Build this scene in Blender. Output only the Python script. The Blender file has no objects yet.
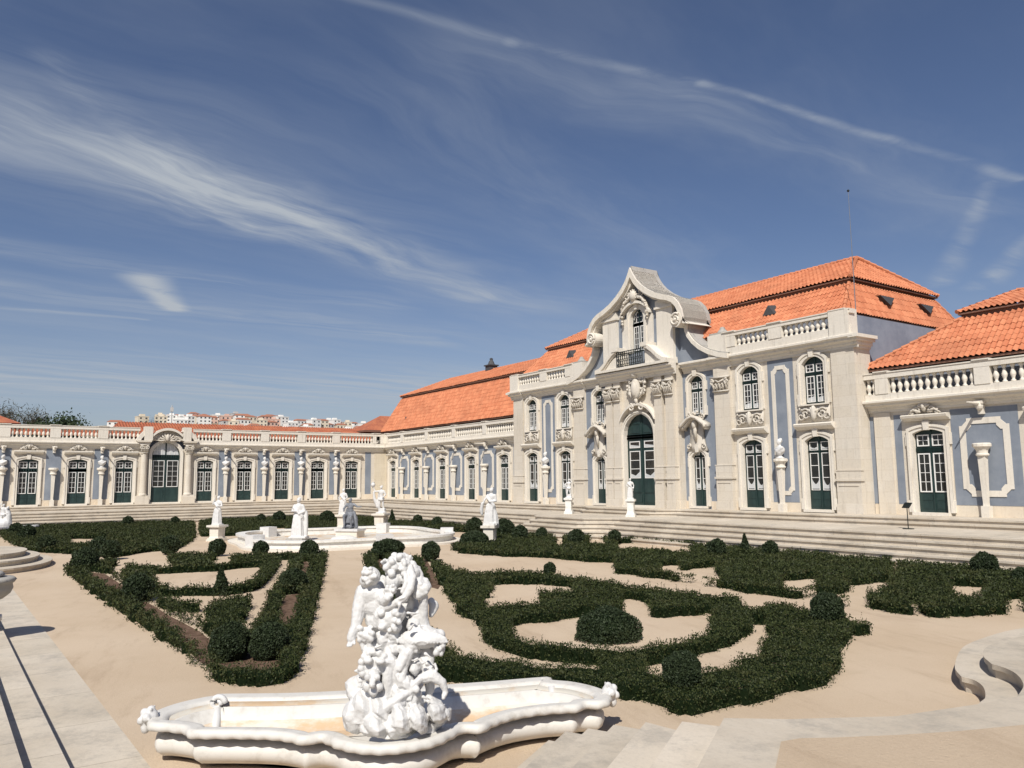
import bpy, bmesh, math, random
import numpy as np
from mathutils import Vector, Matrix, noise
sc = bpy.context.scene
COL = sc.collection
R = math.radians
rnd = random.Random(7)

# ---------------------------------------------------------------- camera
cam_d = bpy.data.cameras.new('camera'); cam = bpy.data.objects.new('camera', cam_d); COL.objects.link(cam)
cr = Vector((0.56023562, 0.82827498, -0.00982876)); cu = Vector((0.10528672, -0.05943524, 0.99266417)); cf = Vector((-0.82161473, 0.55716067, 0.12050409))
M = Matrix((cr, cu, -cf)).transposed().to_4x4(); M.translation = Vector((71.0927, -33.3302, 1.6484))
cam.matrix_world = M
cam_d.sensor_width = 36; cam_d.lens = 790 / 1024 * 36; cam_d.clip_start = 0.05; cam_d.clip_end = 6000
sc.camera = cam

# ---------------------------------------------------------------- view / sun / sky
sc.view_settings.view_transform = 'Standard'; sc.view_settings.look = 'None'
sc.view_settings.gamma = 1; sc.view_settings.use_curve_mapping = False
sc.cycles.diffuse_bounces = 3
sc.view_settings.exposure = -0.06
SUN_EL = R(46.5); SUN_DIR = Vector((math.cos(SUN_EL) * 0.7071, -math.cos(SUN_EL) * 0.7071, math.sin(SUN_EL)))
sd = bpy.data.lights.new('sun', 'SUN'); sd.energy = 5.0; sd.angle = R(0.53); sd.color = (1, .955, .88)
so = bpy.data.objects.new('sun', sd); COL.objects.link(so); so.location = (60, -60, 60)
so.rotation_euler = SUN_DIR.to_track_quat('Z', 'Y').to_euler()

class NT:
    def __init__(s, tree): s.t = tree; tree.nodes.clear()
    def n(s, typ, **kw):
        nd = s.t.nodes.new(typ)
        for k, v in kw.items():
            if k.startswith('i_'):
                key = k[2:]; nd.inputs[int(key) if key.isdigit() else key.replace('_', ' ')].default_value = v
            else: setattr(nd, k, v)
        return nd
    def l(s, a, b): s.t.links.new(a, b)
    def val(s, inp, v):
        if isinstance(v, (int, float, tuple, list)): inp.default_value = v
        else: s.l(v, inp)
    def math(s, op, a, b=None, c=None, clamp=False):
        nd = s.n('ShaderNodeMath', operation=op, use_clamp=clamp); s.val(nd.inputs[0], a)
        if b is not None: s.val(nd.inputs[1], b)
        if c is not None: s.val(nd.inputs[2], c)
        return nd.outputs[0]
    def vmath(s, op, a, b=None):
        nd = s.n('ShaderNodeVectorMath', operation=op); s.val(nd.inputs[0], a)
        if b is not None: s.val(nd.inputs[1], b)
        return nd
    def mix(s, f, a, b, blend='MIX'):
        nd = s.n('ShaderNodeMix', data_type='RGBA', blend_type=blend); s.val(nd.inputs[0], f); s.val(nd.inputs[6], a); s.val(nd.inputs[7], b)
        return nd.outputs[2]
    def ramp(s, f, lo, hi, a=0.0, b=1.0):
        nd = s.n('ShaderNodeMapRange', interpolation_type='SMOOTHSTEP'); s.val(nd.inputs[0], f)
        s.val(nd.inputs[1], lo); s.val(nd.inputs[2], hi); s.val(nd.inputs[3], a); s.val(nd.inputs[4], b); return nd.outputs[0]
    def noise(s, vec, scale, detail=4, rough=.55, dist=0.):
        nd = s.n('ShaderNodeTexNoise'); s.val(nd.inputs['Vector'], vec); nd.inputs['Scale'].default_value = scale
        nd.inputs['Detail'].default_value = detail; nd.inputs['Roughness'].default_value = rough; nd.inputs['Distortion'].default_value = dist
        return nd.outputs['Fac']
    def scalev(s, vec, sx, sy, sz, rot=(0, 0, 0)):
        nd = s.n('ShaderNodeMapping', vector_type='TEXTURE'); s.l(vec, nd.inputs[0]); nd.inputs[3].default_value = (1 / sx, 1 / sy, 1 / sz); nd.inputs[2].default_value = rot
        return nd.outputs[0]

world = bpy.data.worlds.new('World'); sc.world = world; world.use_nodes = True
w = NT(world.node_tree)
sky = w.n('ShaderNodeTexSky', sky_type='NISHITA'); sky.sun_disc = False; sky.sun_elevation = SUN_EL
sky.sun_rotation = math.atan2(SUN_DIR.x, SUN_DIR.y); sky.air_density = 1.0; sky.dust_density = 0.7; sky.ozone_density = 2.2; sky.altitude = 150
tc = w.n('ShaderNodeTexCoord'); sep = w.n('ShaderNodeSeparateXYZ'); w.l(tc.outputs['Generated'], sep.inputs[0])
zc = w.math('MAXIMUM', sep.outputs[2], .04)
px, py = w.math('DIVIDE', sep.outputs[0], zc), w.math('DIVIDE', sep.outputs[1], zc)
cv = w.n('ShaderNodeCombineXYZ'); w.l(px, cv.inputs[0]); w.l(py, cv.inputs[1]); P = cv.outputs[0]   # cirrus deck: a plane overhead
warp = w.n('ShaderNodeTexNoise'); w.l(P, warp.inputs[0]); warp.inputs['Scale'].default_value = 1.3; warp.inputs['Detail'].default_value = 3
wv = w.vmath('SUBTRACT', warp.outputs['Color'], (.5, .5, .5)).outputs[0]
wsc = w.n('ShaderNodeVectorMath', operation='SCALE'); w.l(wv, wsc.inputs[0]); wsc.inputs[3].default_value = .35
PW = w.vmath('ADD', P, wsc.outputs[0]).outputs[0]
wsc2 = w.n('ShaderNodeVectorMath', operation='SCALE'); w.l(wv, wsc2.inputs[0]); wsc2.inputs[3].default_value = .09
PW2 = w.vmath('ADD', P, wsc2.outputs[0]).outputs[0]
def seg(Pv, a, b, w0, w1):      # soft streak from a to b, half width growing w0 -> w1
    ax, ay = a; dx, dy = b[0] - ax, b[1] - ay; L2 = dx * dx + dy * dy
    d = w.vmath('SUBTRACT', Pv, (ax, ay, 0)).outputs[0]
    dot = w.vmath('DOT_PRODUCT', d, (dx, dy, 0)).outputs['Value']
    t = w.math('DIVIDE', dot, L2, clamp=True)
    q = w.n('ShaderNodeVectorMath', operation='SCALE'); q.inputs[0].default_value = (dx, dy, 0); w.l(t, q.inputs[3])
    dist = w.vmath('LENGTH', w.vmath('SUBTRACT', d, q.outputs[0]).outputs[0]).outputs['Value']
    wid = w.math('MULTIPLY_ADD', t, w1 - w0, w0)
    return w.ramp(w.math('DIVIDE', dist, wid), 1.0, 0.0)
def fibre(rot, s1, s2, lo, hi, detail=9):
    v = w.scalev(PW, s1, s2, 1, (0, 0, -rot)); return w.ramp(w.noise(v, 1.0, detail, .62, .5), lo, hi)
f1 = fibre(R(-117), 1.1, 4.2, .30, .76); f2 = fibre(R(-88), .7, 4.6, .30, .78); f3 = fibre(R(-100), .5, 3.0, .30, .80)
parts = [
    (seg(PW, (-2.55, .05), (-2.9, .95), .50, .50), f1, .56), (seg(PW, (-2.75, .55), (-3.6, 2.25), .50, .26), f1, .66), (seg(PW, (-2.5, .2), (-3.7, 2.6), .95, .5), f3, .42),
    (seg(PW, (-2.05, .14), (-2.45, .45), .09, .16), f1, .50), (seg(PW, (-3.9, -.2), (-4.1, 1.9), .35, .4), f2, .34),
    (seg(PW, (-4.7, .0), (-4.9, 2.6), .5, .6), f2, .42), (seg(PW2, (-4.15, .64), (-4.8, .90), .17, .11), fibre(R(-110), 3, 4, .15, .55), .85),
    (seg(PW2, (-5.3, -.2), (-5.2, .8), .14, .06), f2, .40), (seg(PW, (-9.5, -1.5), (-7.6, 5.5), 3.4, 3.0), f3, .85),
    (seg(PW2, (-1.47, .45), (-1.41, .96), .03, .035), f2, .34), (seg(PW2, (-1.41, .96), (-1.31, 1.48), .03, .035), fibre(R(-60), 6, 8, .3, .7), .26), (seg(PW2, (-1.31, 1.48), (-1.15, 2.9), .026, .045), fibre(R(-60), 5, 7, .2, .7), .42), (seg(PW2, (-1.38, 1.3), (-1.2, 2.9), .06, .08), f2, .25),
    (seg(PW, (-1.5, .9), (-1.35, 3.2), .22, .16), f2, .28), (seg(PW2, (-1.23, 2.85), (-2.1, 4.15), .04, .12), f2, .5),
    (seg(PW2, (-1.35, 3.5), (-2.0, 4.4), .05, .14), f2, .6), (seg(PW, (-1.8, .9), (-2.9, 3.4), .5, .5), f1, .17), (seg(PW, (-3.4, 2.0), (-3.3, 4.6), .4, .5), f2, .15),
]
dens = None
for m_, fb, k in parts:
    v = w.math('MULTIPLY', w.math('MULTIPLY', m_, fb), k)
    dens = v if dens is None else w.math('ADD', dens, v, clamp=True)
dens = w.math('ADD', dens, w.math('MULTIPLY', w.ramp(w.noise(w.scalev(PW, .35, 1.1, 1, (0, 0, R(105))), 1., 6, .6), .40, .80), .22), clamp=True)
horizon = w.math('MULTIPLY', w.ramp(sep.outputs[2], .30, .0), .30)
dens = w.math('ADD', dens, horizon, clamp=True)
tint = w.mix(1.0, sky.outputs[0], (1.02, 1.0, 1.12, 1), 'MULTIPLY')
skyc = w.mix(dens, tint, (6.4, 7.0, 7.8, 1))
bg = w.n('ShaderNodeBackground'); w.l(skyc, bg.inputs[0]); bg.inputs[1].default_value = .071
wo = w.n('ShaderNodeOutputWorld'); w.l(bg.outputs[0], wo.inputs[0])

# ---------------------------------------------------------------- materials
MATS = {}
def mat(name, rough=.8, spec=.3):
    m = bpy.data.materials.new(name); m.use_nodes = True; t = NT(m.node_tree)
    b = t.n('ShaderNodeBsdfPrincipled'); o = t.n('ShaderNodeOutputMaterial'); t.l(b.outputs[0], o.inputs[0])
    b.inputs['Roughness'].default_value = rough; b.inputs['Specular IOR Level'].default_value = spec
    t.b = b; MATS[name] = m; return m, t
def pos(t):
    return t.n('ShaderNodeNewGeometry').outputs['Position']
def bump(t, h, strength=.3, dist=.02):
    bp = t.n('ShaderNodeBump'); bp.inputs['Strength'].default_value = strength; bp.inputs['Distance'].default_value = dist
    t.l(h, bp.inputs['Height']); t.l(bp.outputs[0], t.b.inputs['Normal'])
def stone_mat(name, base, dark, warm, streak=.35, joints=None, nscale=1.2, rough=.85):
    m, t = mat(name, rough, .25); P = pos(t)
    big = t.ramp(t.noise(P, .45 * nscale, 5, .6), .35, .7); fine = t.noise(P, 9 * nscale, 6, .7)
    c = t.mix(t.math('MULTIPLY', big, .55), base, warm)
    c = t.mix(t.math('MULTIPLY', t.ramp(fine, .45, .78), .22), c, dark)
    sv = t.scalev(P, 5.5, 5.5, .45); st = t.ramp(t.noise(sv, 1.0, 5, .65), .52, .8)
    c = t.mix(t.math('MULTIPLY', st, streak), c, dark)
    if joints:      # ashlar coursing
        br = t.n('ShaderNodeTexBrick'); 
        sp = t.n('ShaderNodeSeparateXYZ'); t.l(P, sp.inputs[0]); cb = t.n('ShaderNodeCombineXYZ')
        t.l(t.math('ADD', sp.outputs[0], sp.outputs[1]), cb.inputs[0]); t.l(sp.outputs[2], cb.inputs[1]); t.l(cb.outputs[0], br.inputs[0])
        br.inputs['Color1'].default_value = (1, 1, 1, 1); br.inputs['Color2'].default_value = (.95, .94, .92, 1); br.inputs['Mortar'].default_value = (.86, .83, .79, 1)
        br.inputs['Scale'].default_value = 1; br.inputs['Brick Width'].default_value = joints[0]; br.inputs['Row Height'].default_value = joints[1]; br.inputs['Mortar Size'].default_value = .008
        c = t.mix(1.0, c, br.outputs[0], 'MULTIPLY')
    t.l(c, t.b.inputs['Base Color']); bump(t, fine, .5, .018); return m
stone_mat('stone', (.67, .615, .53, 1), (.28, .24, .195, 1), (.65, .575, .465, 1), .46, (1.15, .48))
stone_mat('trim', (.74, .69, .605, 1), (.30, .26, .215, 1), (.70, .635, .535, 1), .46)
stone_mat('carved', (.62, .575, .50, 1), (.18, .155, .13, 1), (.58, .51, .42, 1), .5, None, 2.)
stone_mat('cap_stone', (.42, .40, .37, 1), (.12, .12, .11, 1), (.40, .38, .33, 1), .9, None, 1.6)
stone_mat('plinth', (.74, .66, .54, 1), (.36, .30, .23, 1), (.62, .50, .37, 1), .3, (1.4, .7))
stone_mat('warm_wall', (.66, .59, .47, 1), (.34, .29, .22, 1), (.64, .55, .41, 1), .35, (1.1, .42))
# plaster
m, t = mat('blue_plaster', .9, .2); P = pos(t)
c = t.mix(t.ramp(t.noise(P, .9, 6, .65), .3, .75), (.195, .222, .265, 1), (.265, .293, .335, 1))
c = t.mix(t.math('MULTIPLY', t.ramp(t.noise(t.scalev(P, 5, 5, .5), 1., 5, .6), .5, .8), .35), c, (.17, .19, .23, 1))
t.l(c, t.b.inputs['Base Color']); bump(t, t.noise(P, 14, 5, .6), .2, .01)
m, t = mat('grey_plaster', .9, .2); P = pos(t)
c = t.mix(t.ramp(t.noise(P, .6, 6, .7), .3, .7), (.20, .225, .28, 1), (.29, .315, .37, 1)); t.l(c, t.b.inputs['Base Color'])
# marble
def marble(name, a, b_, k):
    m, t = mat(name, .55, .35); P = pos(t)
    c = t.mix(t.math('MULTIPLY', t.ramp(t.noise(P, 5, 7, .7), .45, .8), k), a, b_)
    t.l(c, t.b.inputs['Base Color']); bump(t, t.noise(P, 40, 5, .7), .25, .006)
marble('marble', (.66, .65, .63, 1), (.42, .40, .37, 1), .55)
marble('basin_marble', (.66, .635, .585, 1), (.40, .36, .30, 1), .65)
marble('marble_worn', (.76, .74, .69, 1), (.36, .32, .26, 1), .6)
marble('lead', (.17, .18, .20, 1), (.42, .43, .45, 1), .8)
m, t = mat('basin_inside', .7, .3); P = pos(t)
c = t.mix(t.ramp(t.noise(t.scalev(P, 1, 1, 3), 1.5, 6, .65), .44, .64), (.66, .62, .54, 1), (.60, .43, .27, 1)); t.l(c, t.b.inputs['Base Color'])
# doors
m, t = mat('green_paint', .42, .45); P = pos(t)
c = t.mix(t.ramp(t.noise(t.scalev(P, 3, 3, 1), 1., 5, .6), .35, .7), (.014, .032, .030, 1), (.024, .050, .046, 1)); t.l(c, t.b.inputs['Base Color'])
m, t = mat('white_paint', .5, .4); t.b.inputs['Base Color'].default_value = (.78, .77, .74, 1)
m, t = mat('glass_dark', .06, .6); P = pos(t)
c = t.mix(t.noise(P, 2.2, 2, .5), (.006, .008, .010, 1), (.035, .034, .030, 1)); t.l(c, t.b.inputs['Base Color']); bump(t, t.noise(P, 1.6, 2, .5), .12, .05)
m, t = mat('curtain', .9, .1); t.b.inputs['Base Color'].default_value = (.55, .56, .56, 1)
m, t = mat('iron', .5, .4); t.b.inputs['Base Color'].default_value = (.010, .014, .012, 1)
m, t = mat('lead_sheet', .6, .4); t.b.inputs['Base Color'].default_value = (.07, .07, .072, 1)
m, t = mat('steel', .35, .5); t.b.inputs['Base Color'].default_value = (.22, .23, .25, 1); t.b.inputs['Metallic'].default_value = .3
# tiles: one random tint per tile (uv counts tiles)
m, t = mat('roof_tile', .85, .2)
uv = t.n('ShaderNodeUVMap'); fl = t.vmath('FLOOR', uv.outputs[0]).outputs[0]
wn = t.n('ShaderNodeTexWhiteNoise', noise_dimensions='2D'); t.l(fl, wn.inputs[0]); P = pos(t)
c = t.mix(wn.outputs[0], (.50, .175, .088, 1), (.62, .25, .13, 1))
c = t.mix(t.math('MULTIPLY', t.ramp(t.noise(P, .6, 7, .75), .42, .68), .6), c, (.37, .14, .075, 1))
c = t.mix(t.math('MULTIPLY', t.ramp(t.noise(P, 3.5, 5, .7), .60, .8), .5), c, (.30, .20, .12, 1)); t.l(c, t.b.inputs['Base Color'])
m, t = mat('old_tile', .9, .15); P = pos(t)
c = t.mix(t.ramp(t.noise(P, 1.4, 6, .7), .35, .65), (.34, .115, .07, 1), (.46, .17, .09, 1)); t.l(c, t.b.inputs['Base Color'])
m, t = mat('tile_edge', .9, .1); t.b.inputs['Base Color'].default_value = (.20, .11, .08, 1)
# ground
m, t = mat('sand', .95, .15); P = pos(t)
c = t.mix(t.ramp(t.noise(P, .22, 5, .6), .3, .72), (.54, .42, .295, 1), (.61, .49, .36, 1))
c = t.mix(t.math('MULTIPLY', t.ramp(t.noise(t.scalev(P, .35, 1.5, 1, (0, 0, -.3)), 1., 8, .72), .50, .74), .50), c, (.36, .26, .175, 1))  # stain streaks that also paint streak shadows into the sand colour
c = t.mix(t.math('MULTIPLY', t.ramp(t.noise(P, 1.3, 8, .75), .50, .78), .30), c, (.42, .32, .22, 1))
c = t.mix(t.math('MULTIPLY', t.ramp(t.noise(P, 48, 6, .85), .46, .70), .38), c, (.36, .27, .19, 1))
c = t.mix(t.math('MULTIPLY', t.ramp(t.noise(P, 85, 3, .8), .60, .74), .55), c, (.72, .64, .53, 1)); t.l(c, t.b.inputs['Base Color'])
bump(t, t.noise(P, 34, 7, .8), .6, .02)
m, t = mat('earth', .95, .1); P = pos(t)
c = t.mix(t.ramp(t.noise(P, 6, 6, .7), .35, .7), (.10, .062, .042, 1), (.21, .14, .10, 1)); t.l(c, t.b.inputs['Base Color']); bump(t, t.noise(P, 18, 5, .7), .8, .03)
m, t = mat('step_stone', .85, .25); P = pos(t)
c = t.mix(t.ramp(t.noise(P, .7, 6, .65), .3, .7), (.55, .48, .385, 1), (.65, .58, .48, 1))
c = t.mix(t.math('MULTIPLY', t.ramp(t.noise(P, 1.7, 8, .78), .46, .68), .62), c, (.36, .33, .285, 1))
c = t.mix(t.math('MULTIPLY', t.ramp(t.noise(P, 26, 5, .8), .45, .8), .30), c, (.28, .26, .22, 1))
jx = t.n('ShaderNodeTexBrick'); t.l(P, jx.inputs[0]); jx.inputs['Scale'].default_value = 1; jx.inputs['Brick Width'].default_value = 1.7; jx.inputs['Row Height'].default_value = 90
jx.inputs['Mortar Size'].default_value = .006; jx.inputs['Color1'].default_value = (1, 1, 1, 1); jx.inputs['Color2'].default_value = (.9, .89, .87, 1); jx.inputs['Mortar'].default_value = (.55, .52, .48, 1)
c = t.mix(1., c, jx.outputs[0], 'MULTIPLY'); t.l(c, t.b.inputs['Base Color']); bump(t, t.noise(P, 16, 7, .75), .45, .012)
m, t = mat('coping_stone', .85, .25); P = pos(t)
c = t.mix(t.ramp(t.noise(P, .7, 6, .65), .3, .7), (.55, .48, .385, 1), (.65, .58, .48, 1))
c = t.mix(t.math('MULTIPLY', t.ramp(t.noise(P, 1.7, 8, .78), .46, .68), .62), c, (.36, .33, .285, 1))
c = t.mix(t.math('MULTIPLY', t.ramp(t.noise(P, 26, 5, .8), .45, .8), .30), c, (.28, .26, .22, 1))
c = t.mix(1., c, t.mix(t.n('ShaderNodeNewGeometry').outputs['Random Per Island'], (.78, .77, .75, 1), (1.04, 1.03, 1.02, 1)), 'MULTIPLY')
t.l(c, t.b.inputs['Base Color']); bump(t, t.noise(P, 16, 7, .75), .45, .012)
# leaves: tint per leaf
def leafmat(name, a, b_, c2):
    m, t = mat(name, .62, .22); P = pos(t)
    g_ = t.n('ShaderNodeNewGeometry').outputs['Random Per Island']
    c = t.mix(g_, a, b_); c = t.mix(t.math('MULTIPLY', t.ramp(t.noise(P, 1.4, 4, .6), .5, .75), .5), c, c2); t.l(c, t.b.inputs['Base Color'])
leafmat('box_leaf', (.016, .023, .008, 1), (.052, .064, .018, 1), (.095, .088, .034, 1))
leafmat('ball_leaf', (.016, .026, .012, 1), (.040, .056, .024, 1), (.04, .05, .02, 1))
leafmat('tree_leaf', (.05, .045, .03, 1), (.10, .09, .06, 1), (.06, .06, .04, 1))
leafmat('far_leaf', (.02, .035, .015, 1), (.05, .07, .03, 1), (.03, .05, .02, 1))
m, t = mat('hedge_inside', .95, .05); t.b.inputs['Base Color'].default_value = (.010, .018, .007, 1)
m, t = mat('bark', .9, .1); t.b.inputs['Base Color'].default_value = (.10, .08, .06, 1)
m, t = mat('hill_grass', .95, .1); P = pos(t)
c = t.mix(t.noise(P, .02, 6, .7), (.16, .15, .10, 1), (.34, .29, .22, 1)); t.l(c, t.b.inputs['Base Color'])
for nm, cc in [('city_white', (.78, .76, .72, 1)), ('city_cream', (.66, .58, .46, 1)), ('city_pink', (.62, .42, .34, 1)), ('city_grey', (.50, .48, .46, 1)), ('city_roof', (.38, .17, .11, 1)), ('city_pane', (.06, .065, .075, 1))]:
    m, t = mat(nm, .8, .2); t.b.inputs['Base Color'].default_value = cc

# ---------------------------------------------------------------- mesh helpers
class MB:
    def __init__(s): s.v = []; s.f = []; s.uv = None
    def add(s, vs, fs):
        n = len(s.v); s.v += [tuple(p) for p in vs]; s.f += [tuple(i + n for i in f) for f in fs]; return s
    def box(s, x0, x1, y0, y1, z0, z1):
        return s.add([(x0, y0, z0), (x1, y0, z0), (x1, y1, z0), (x0, y1, z0), (x0, y0, z1), (x1, y0, z1), (x1, y1, z1), (x0, y1, z1)],
                     [(0, 3, 2, 1), (4, 5, 6, 7), (0, 1, 5, 4), (1, 2, 6, 5), (2, 3, 7, 6), (3, 0, 4, 7)])
    def prism(s, poly, a, b, axis='y'):       # poly (u,z) extruded in y, or (x,y) extruded in z
        n = len(poly)
        f = (lambda p, t: (p[0], t, p[1])) if axis == 'y' else ((lambda p, t: (p[0], p[1], t)) if axis == 'z' else (lambda p, t: (t, p[0], p[1])))
        vs = [f(p, a) for p in poly] + [f(p, b) for p in poly]
        return s.add(vs, [tuple(range(n)), tuple(range(2 * n - 1, n - 1, -1))] + [(i, i + n, (i + 1) % n + n, (i + 1) % n) for i in range(n)])
    def ring(s, inner, outer, a, b, closed=False):   # strip between two (u,z) curves extruded in y
        n = len(inner); m = n if closed else n - 1
        vs = [(p[0], a, p[1]) for p in inner] + [(p[0], a, p[1]) for p in outer] + [(p[0], b, p[1]) for p in inner] + [(p[0], b, p[1]) for p in outer]
        fs = []
        for i in range(m):
            j = (i + 1) % n
            fs += [(i, j, n + j, n + i), (2 * n + i, 3 * n + i, 3 * n + j, 2 * n + j), (n + i, n + j, 3 * n + j, 3 * n + i), (i, 2 * n + i, 2 * n + j, j)]
        if not closed: fs += [(0, n, 3 * n, 2 * n), (n - 1, 3 * n - 1, 4 * n - 1, 2 * n - 1)]
        return s.add(vs, fs)
    def extr(s, prof, u0, u1):     # profile (y,z) closed polygon extruded along x
        return s.prism(prof, u0, u1, 'x')
    def lathe(s, prof, n=12, c=(0, 0, 0), sq=False):   # prof (r,z)
        vs = []; k = len(prof)
        for i in range(n):
            a = 2 * math.pi * i / n + (math.pi / 4 if sq else 0)
            for r, z in prof: vs.append((c[0] + r * math.cos(a), c[1] + r * math.sin(a), c[2] + z))
        fs = [(i * k + j, ((i + 1) % n) * k + j, ((i + 1) % n) * k + j + 1, i * k + j + 1) for i in range(n) for j in range(k - 1)]
        fs += [tuple(i * k for i in range(n))[::-1], tuple(i * k + k - 1 for i in range(n))]
        return s.add(vs, fs)
    def tube(s, pts, rad, n=8):
        pts = [Vector(p) for p in pts]; k = len(pts); rad = rad if isinstance(rad, (list, tuple)) else [rad] * k
        vs = []
        for i, p in enumerate(pts):
            d = (pts[min(i + 1, k - 1)] - pts[max(i - 1, 0)]).normalized()
            a = d.cross(Vector((0, 0, 1)) if abs(d.z) < .95 else Vector((1, 0, 0))).normalized(); b = d.cross(a)
            for j in range(n):
                t_ = 2 * math.pi * j / n; vs.append(p + a * math.cos(t_) * rad[i] + b * math.sin(t_) * rad[i])
        fs = [(i * n + j, i * n + (j + 1) % n, (i + 1) * n + (j + 1) % n, (i + 1) * n + j) for i in range(k - 1) for j in range(n)]
        fs += [tuple(range(n))[::-1], tuple(range((k - 1) * n, k * n))]
        return s.add(vs, fs)
    def ball(s, c, r, n=10, m=7, rz=None, ry=None):
        rz = rz or r; ry = ry or r; vs = [(c[0], c[1], c[2] + rz)]
        for j in range(1, m):
            p = math.pi * j / m
            for i in range(n):
                a = 2 * math.pi * i / n; vs.append((c[0] + r * math.sin(p) * math.cos(a), c[1] + ry * math.sin(p) * math.sin(a), c[2] + rz * math.cos(p)))
        vs.append((c[0], c[1], c[2] - rz)); fs = [(0, 1 + i, 1 + (i + 1) % n) for i in range(n)]
        for j in range(m - 2):
            for i in range(n): fs.append((1 + j * n + i, 1 + (j + 1) * n + i, 1 + (j + 1) * n + (i + 1) % n, 1 + j * n + (i + 1) % n))
        L = len(vs) - 1; fs += [(L, 1 + (m - 2) * n + (i + 1) % n, 1 + (m - 2) * n + i) for i in range(n)]
        return s.add(vs, fs)
    def mesh(s, name, m, smooth=False, recalc=True):
        me = bpy.data.meshes.new(name); me.from_pydata(s.v, [], s.f)
        if recalc:
            bm = bmesh.new(); bm.from_mesh(me); bmesh.ops.triangulate(bm, faces=[f for f in bm.faces if len(f.verts) > 4]); bmesh.ops.recalc_face_normals(bm, faces=bm.faces); bm.to_mesh(me); bm.free()
        if smooth: me.polygons.foreach_set('use_smooth', [True] * len(me.polygons))
        me.materials.append(MATS[m]); return me
    def obj(s, name, m, parent=None, loc=None, rz=None, smooth=False, recalc=True):
        return link(name, s.mesh(name, m, smooth, recalc), parent, loc, rz)
def link(name, me, parent=None, loc=None, rz=None):
    o = bpy.data.objects.new(name, me); COL.objects.link(o)
    if parent: o.parent = parent
    if loc: o.location = loc
    if rz: o.rotation_euler = (0, 0, rz)
    return o
def tag(o, label, cat, group=None):
    o['label'] = label; o['category'] = cat
    if group: o['group'] = group
    return o
def thing(name, label, cat, loc=(0, 0, 0), rz=0, group=None):
    o = link(name, None, None, loc, rz); o.empty_display_size = .3; return tag(o, label, cat, group)
def struct(o): o['kind'] = 'structure'; return o
G = -1.35
# ---------------------------------------------------------------- architecture parts (local frame: x along wall, -y out of it)
CACHE = {}
def cached(key, fn):
    if key not in CACHE: CACHE[key] = fn()
    return CACHE[key]
def arch(w_, h, rise, n=9):
    if rise <= 0: return [(-w_ / 2, h), (w_ / 2, h)]
    r = (w_ * w_ / 4 + rise * rise) / (2 * rise); a = math.asin(min(1, w_ / 2 / r))
    if rise > w_ / 2 - 1e-6: a = math.pi / 2; r = w_ / 2
    return [(r * math.sin(-a + 2 * a * i / (n - 1)), h - r + r * math.cos(-a + 2 * a * i / (n - 1))) for i in range(n)]
def opening_curve(w_, h, rise, n=9): return [(-w_ / 2, 0)] + arch(w_, h, rise, n) + [(w_ / 2, 0)]
def lights(wh, dk, x0, x1, z0, z1, cols, rows, y=.15, fr=.05, bar=.022, top=None):
    wh.box(x0, x1, y - .03, y - .004, z0, z0 + fr); wh.box(x0, x1, y - .03, y - .004, z1 - fr, z1)
    wh.box(x0, x0 + fr, y - .03, y - .004, z0 + fr, z1 - fr); wh.box(x1 - fr, x1, y - .03, y - .004, z0 + fr, z1 - fr)
    for i in range(1, cols):
        c = x0 + fr + (x1 - x0 - 2 * fr) * i / cols; wh.box(c - bar / 2, c + bar / 2, y - .026, y - .006, z0 + fr, z1 - fr)
    for j in range(1, rows):
        c = z0 + fr + (z1 - z0 - 2 * fr) * j / rows; wh.box(x0 + fr, x1 - fr, y - .024, y - .008, c - bar / 2, c + bar / 2)
    dk.box(x0 + .02, x1 - .02, y - .001, y + .008, z0 + .02, z1 - .02)
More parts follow.
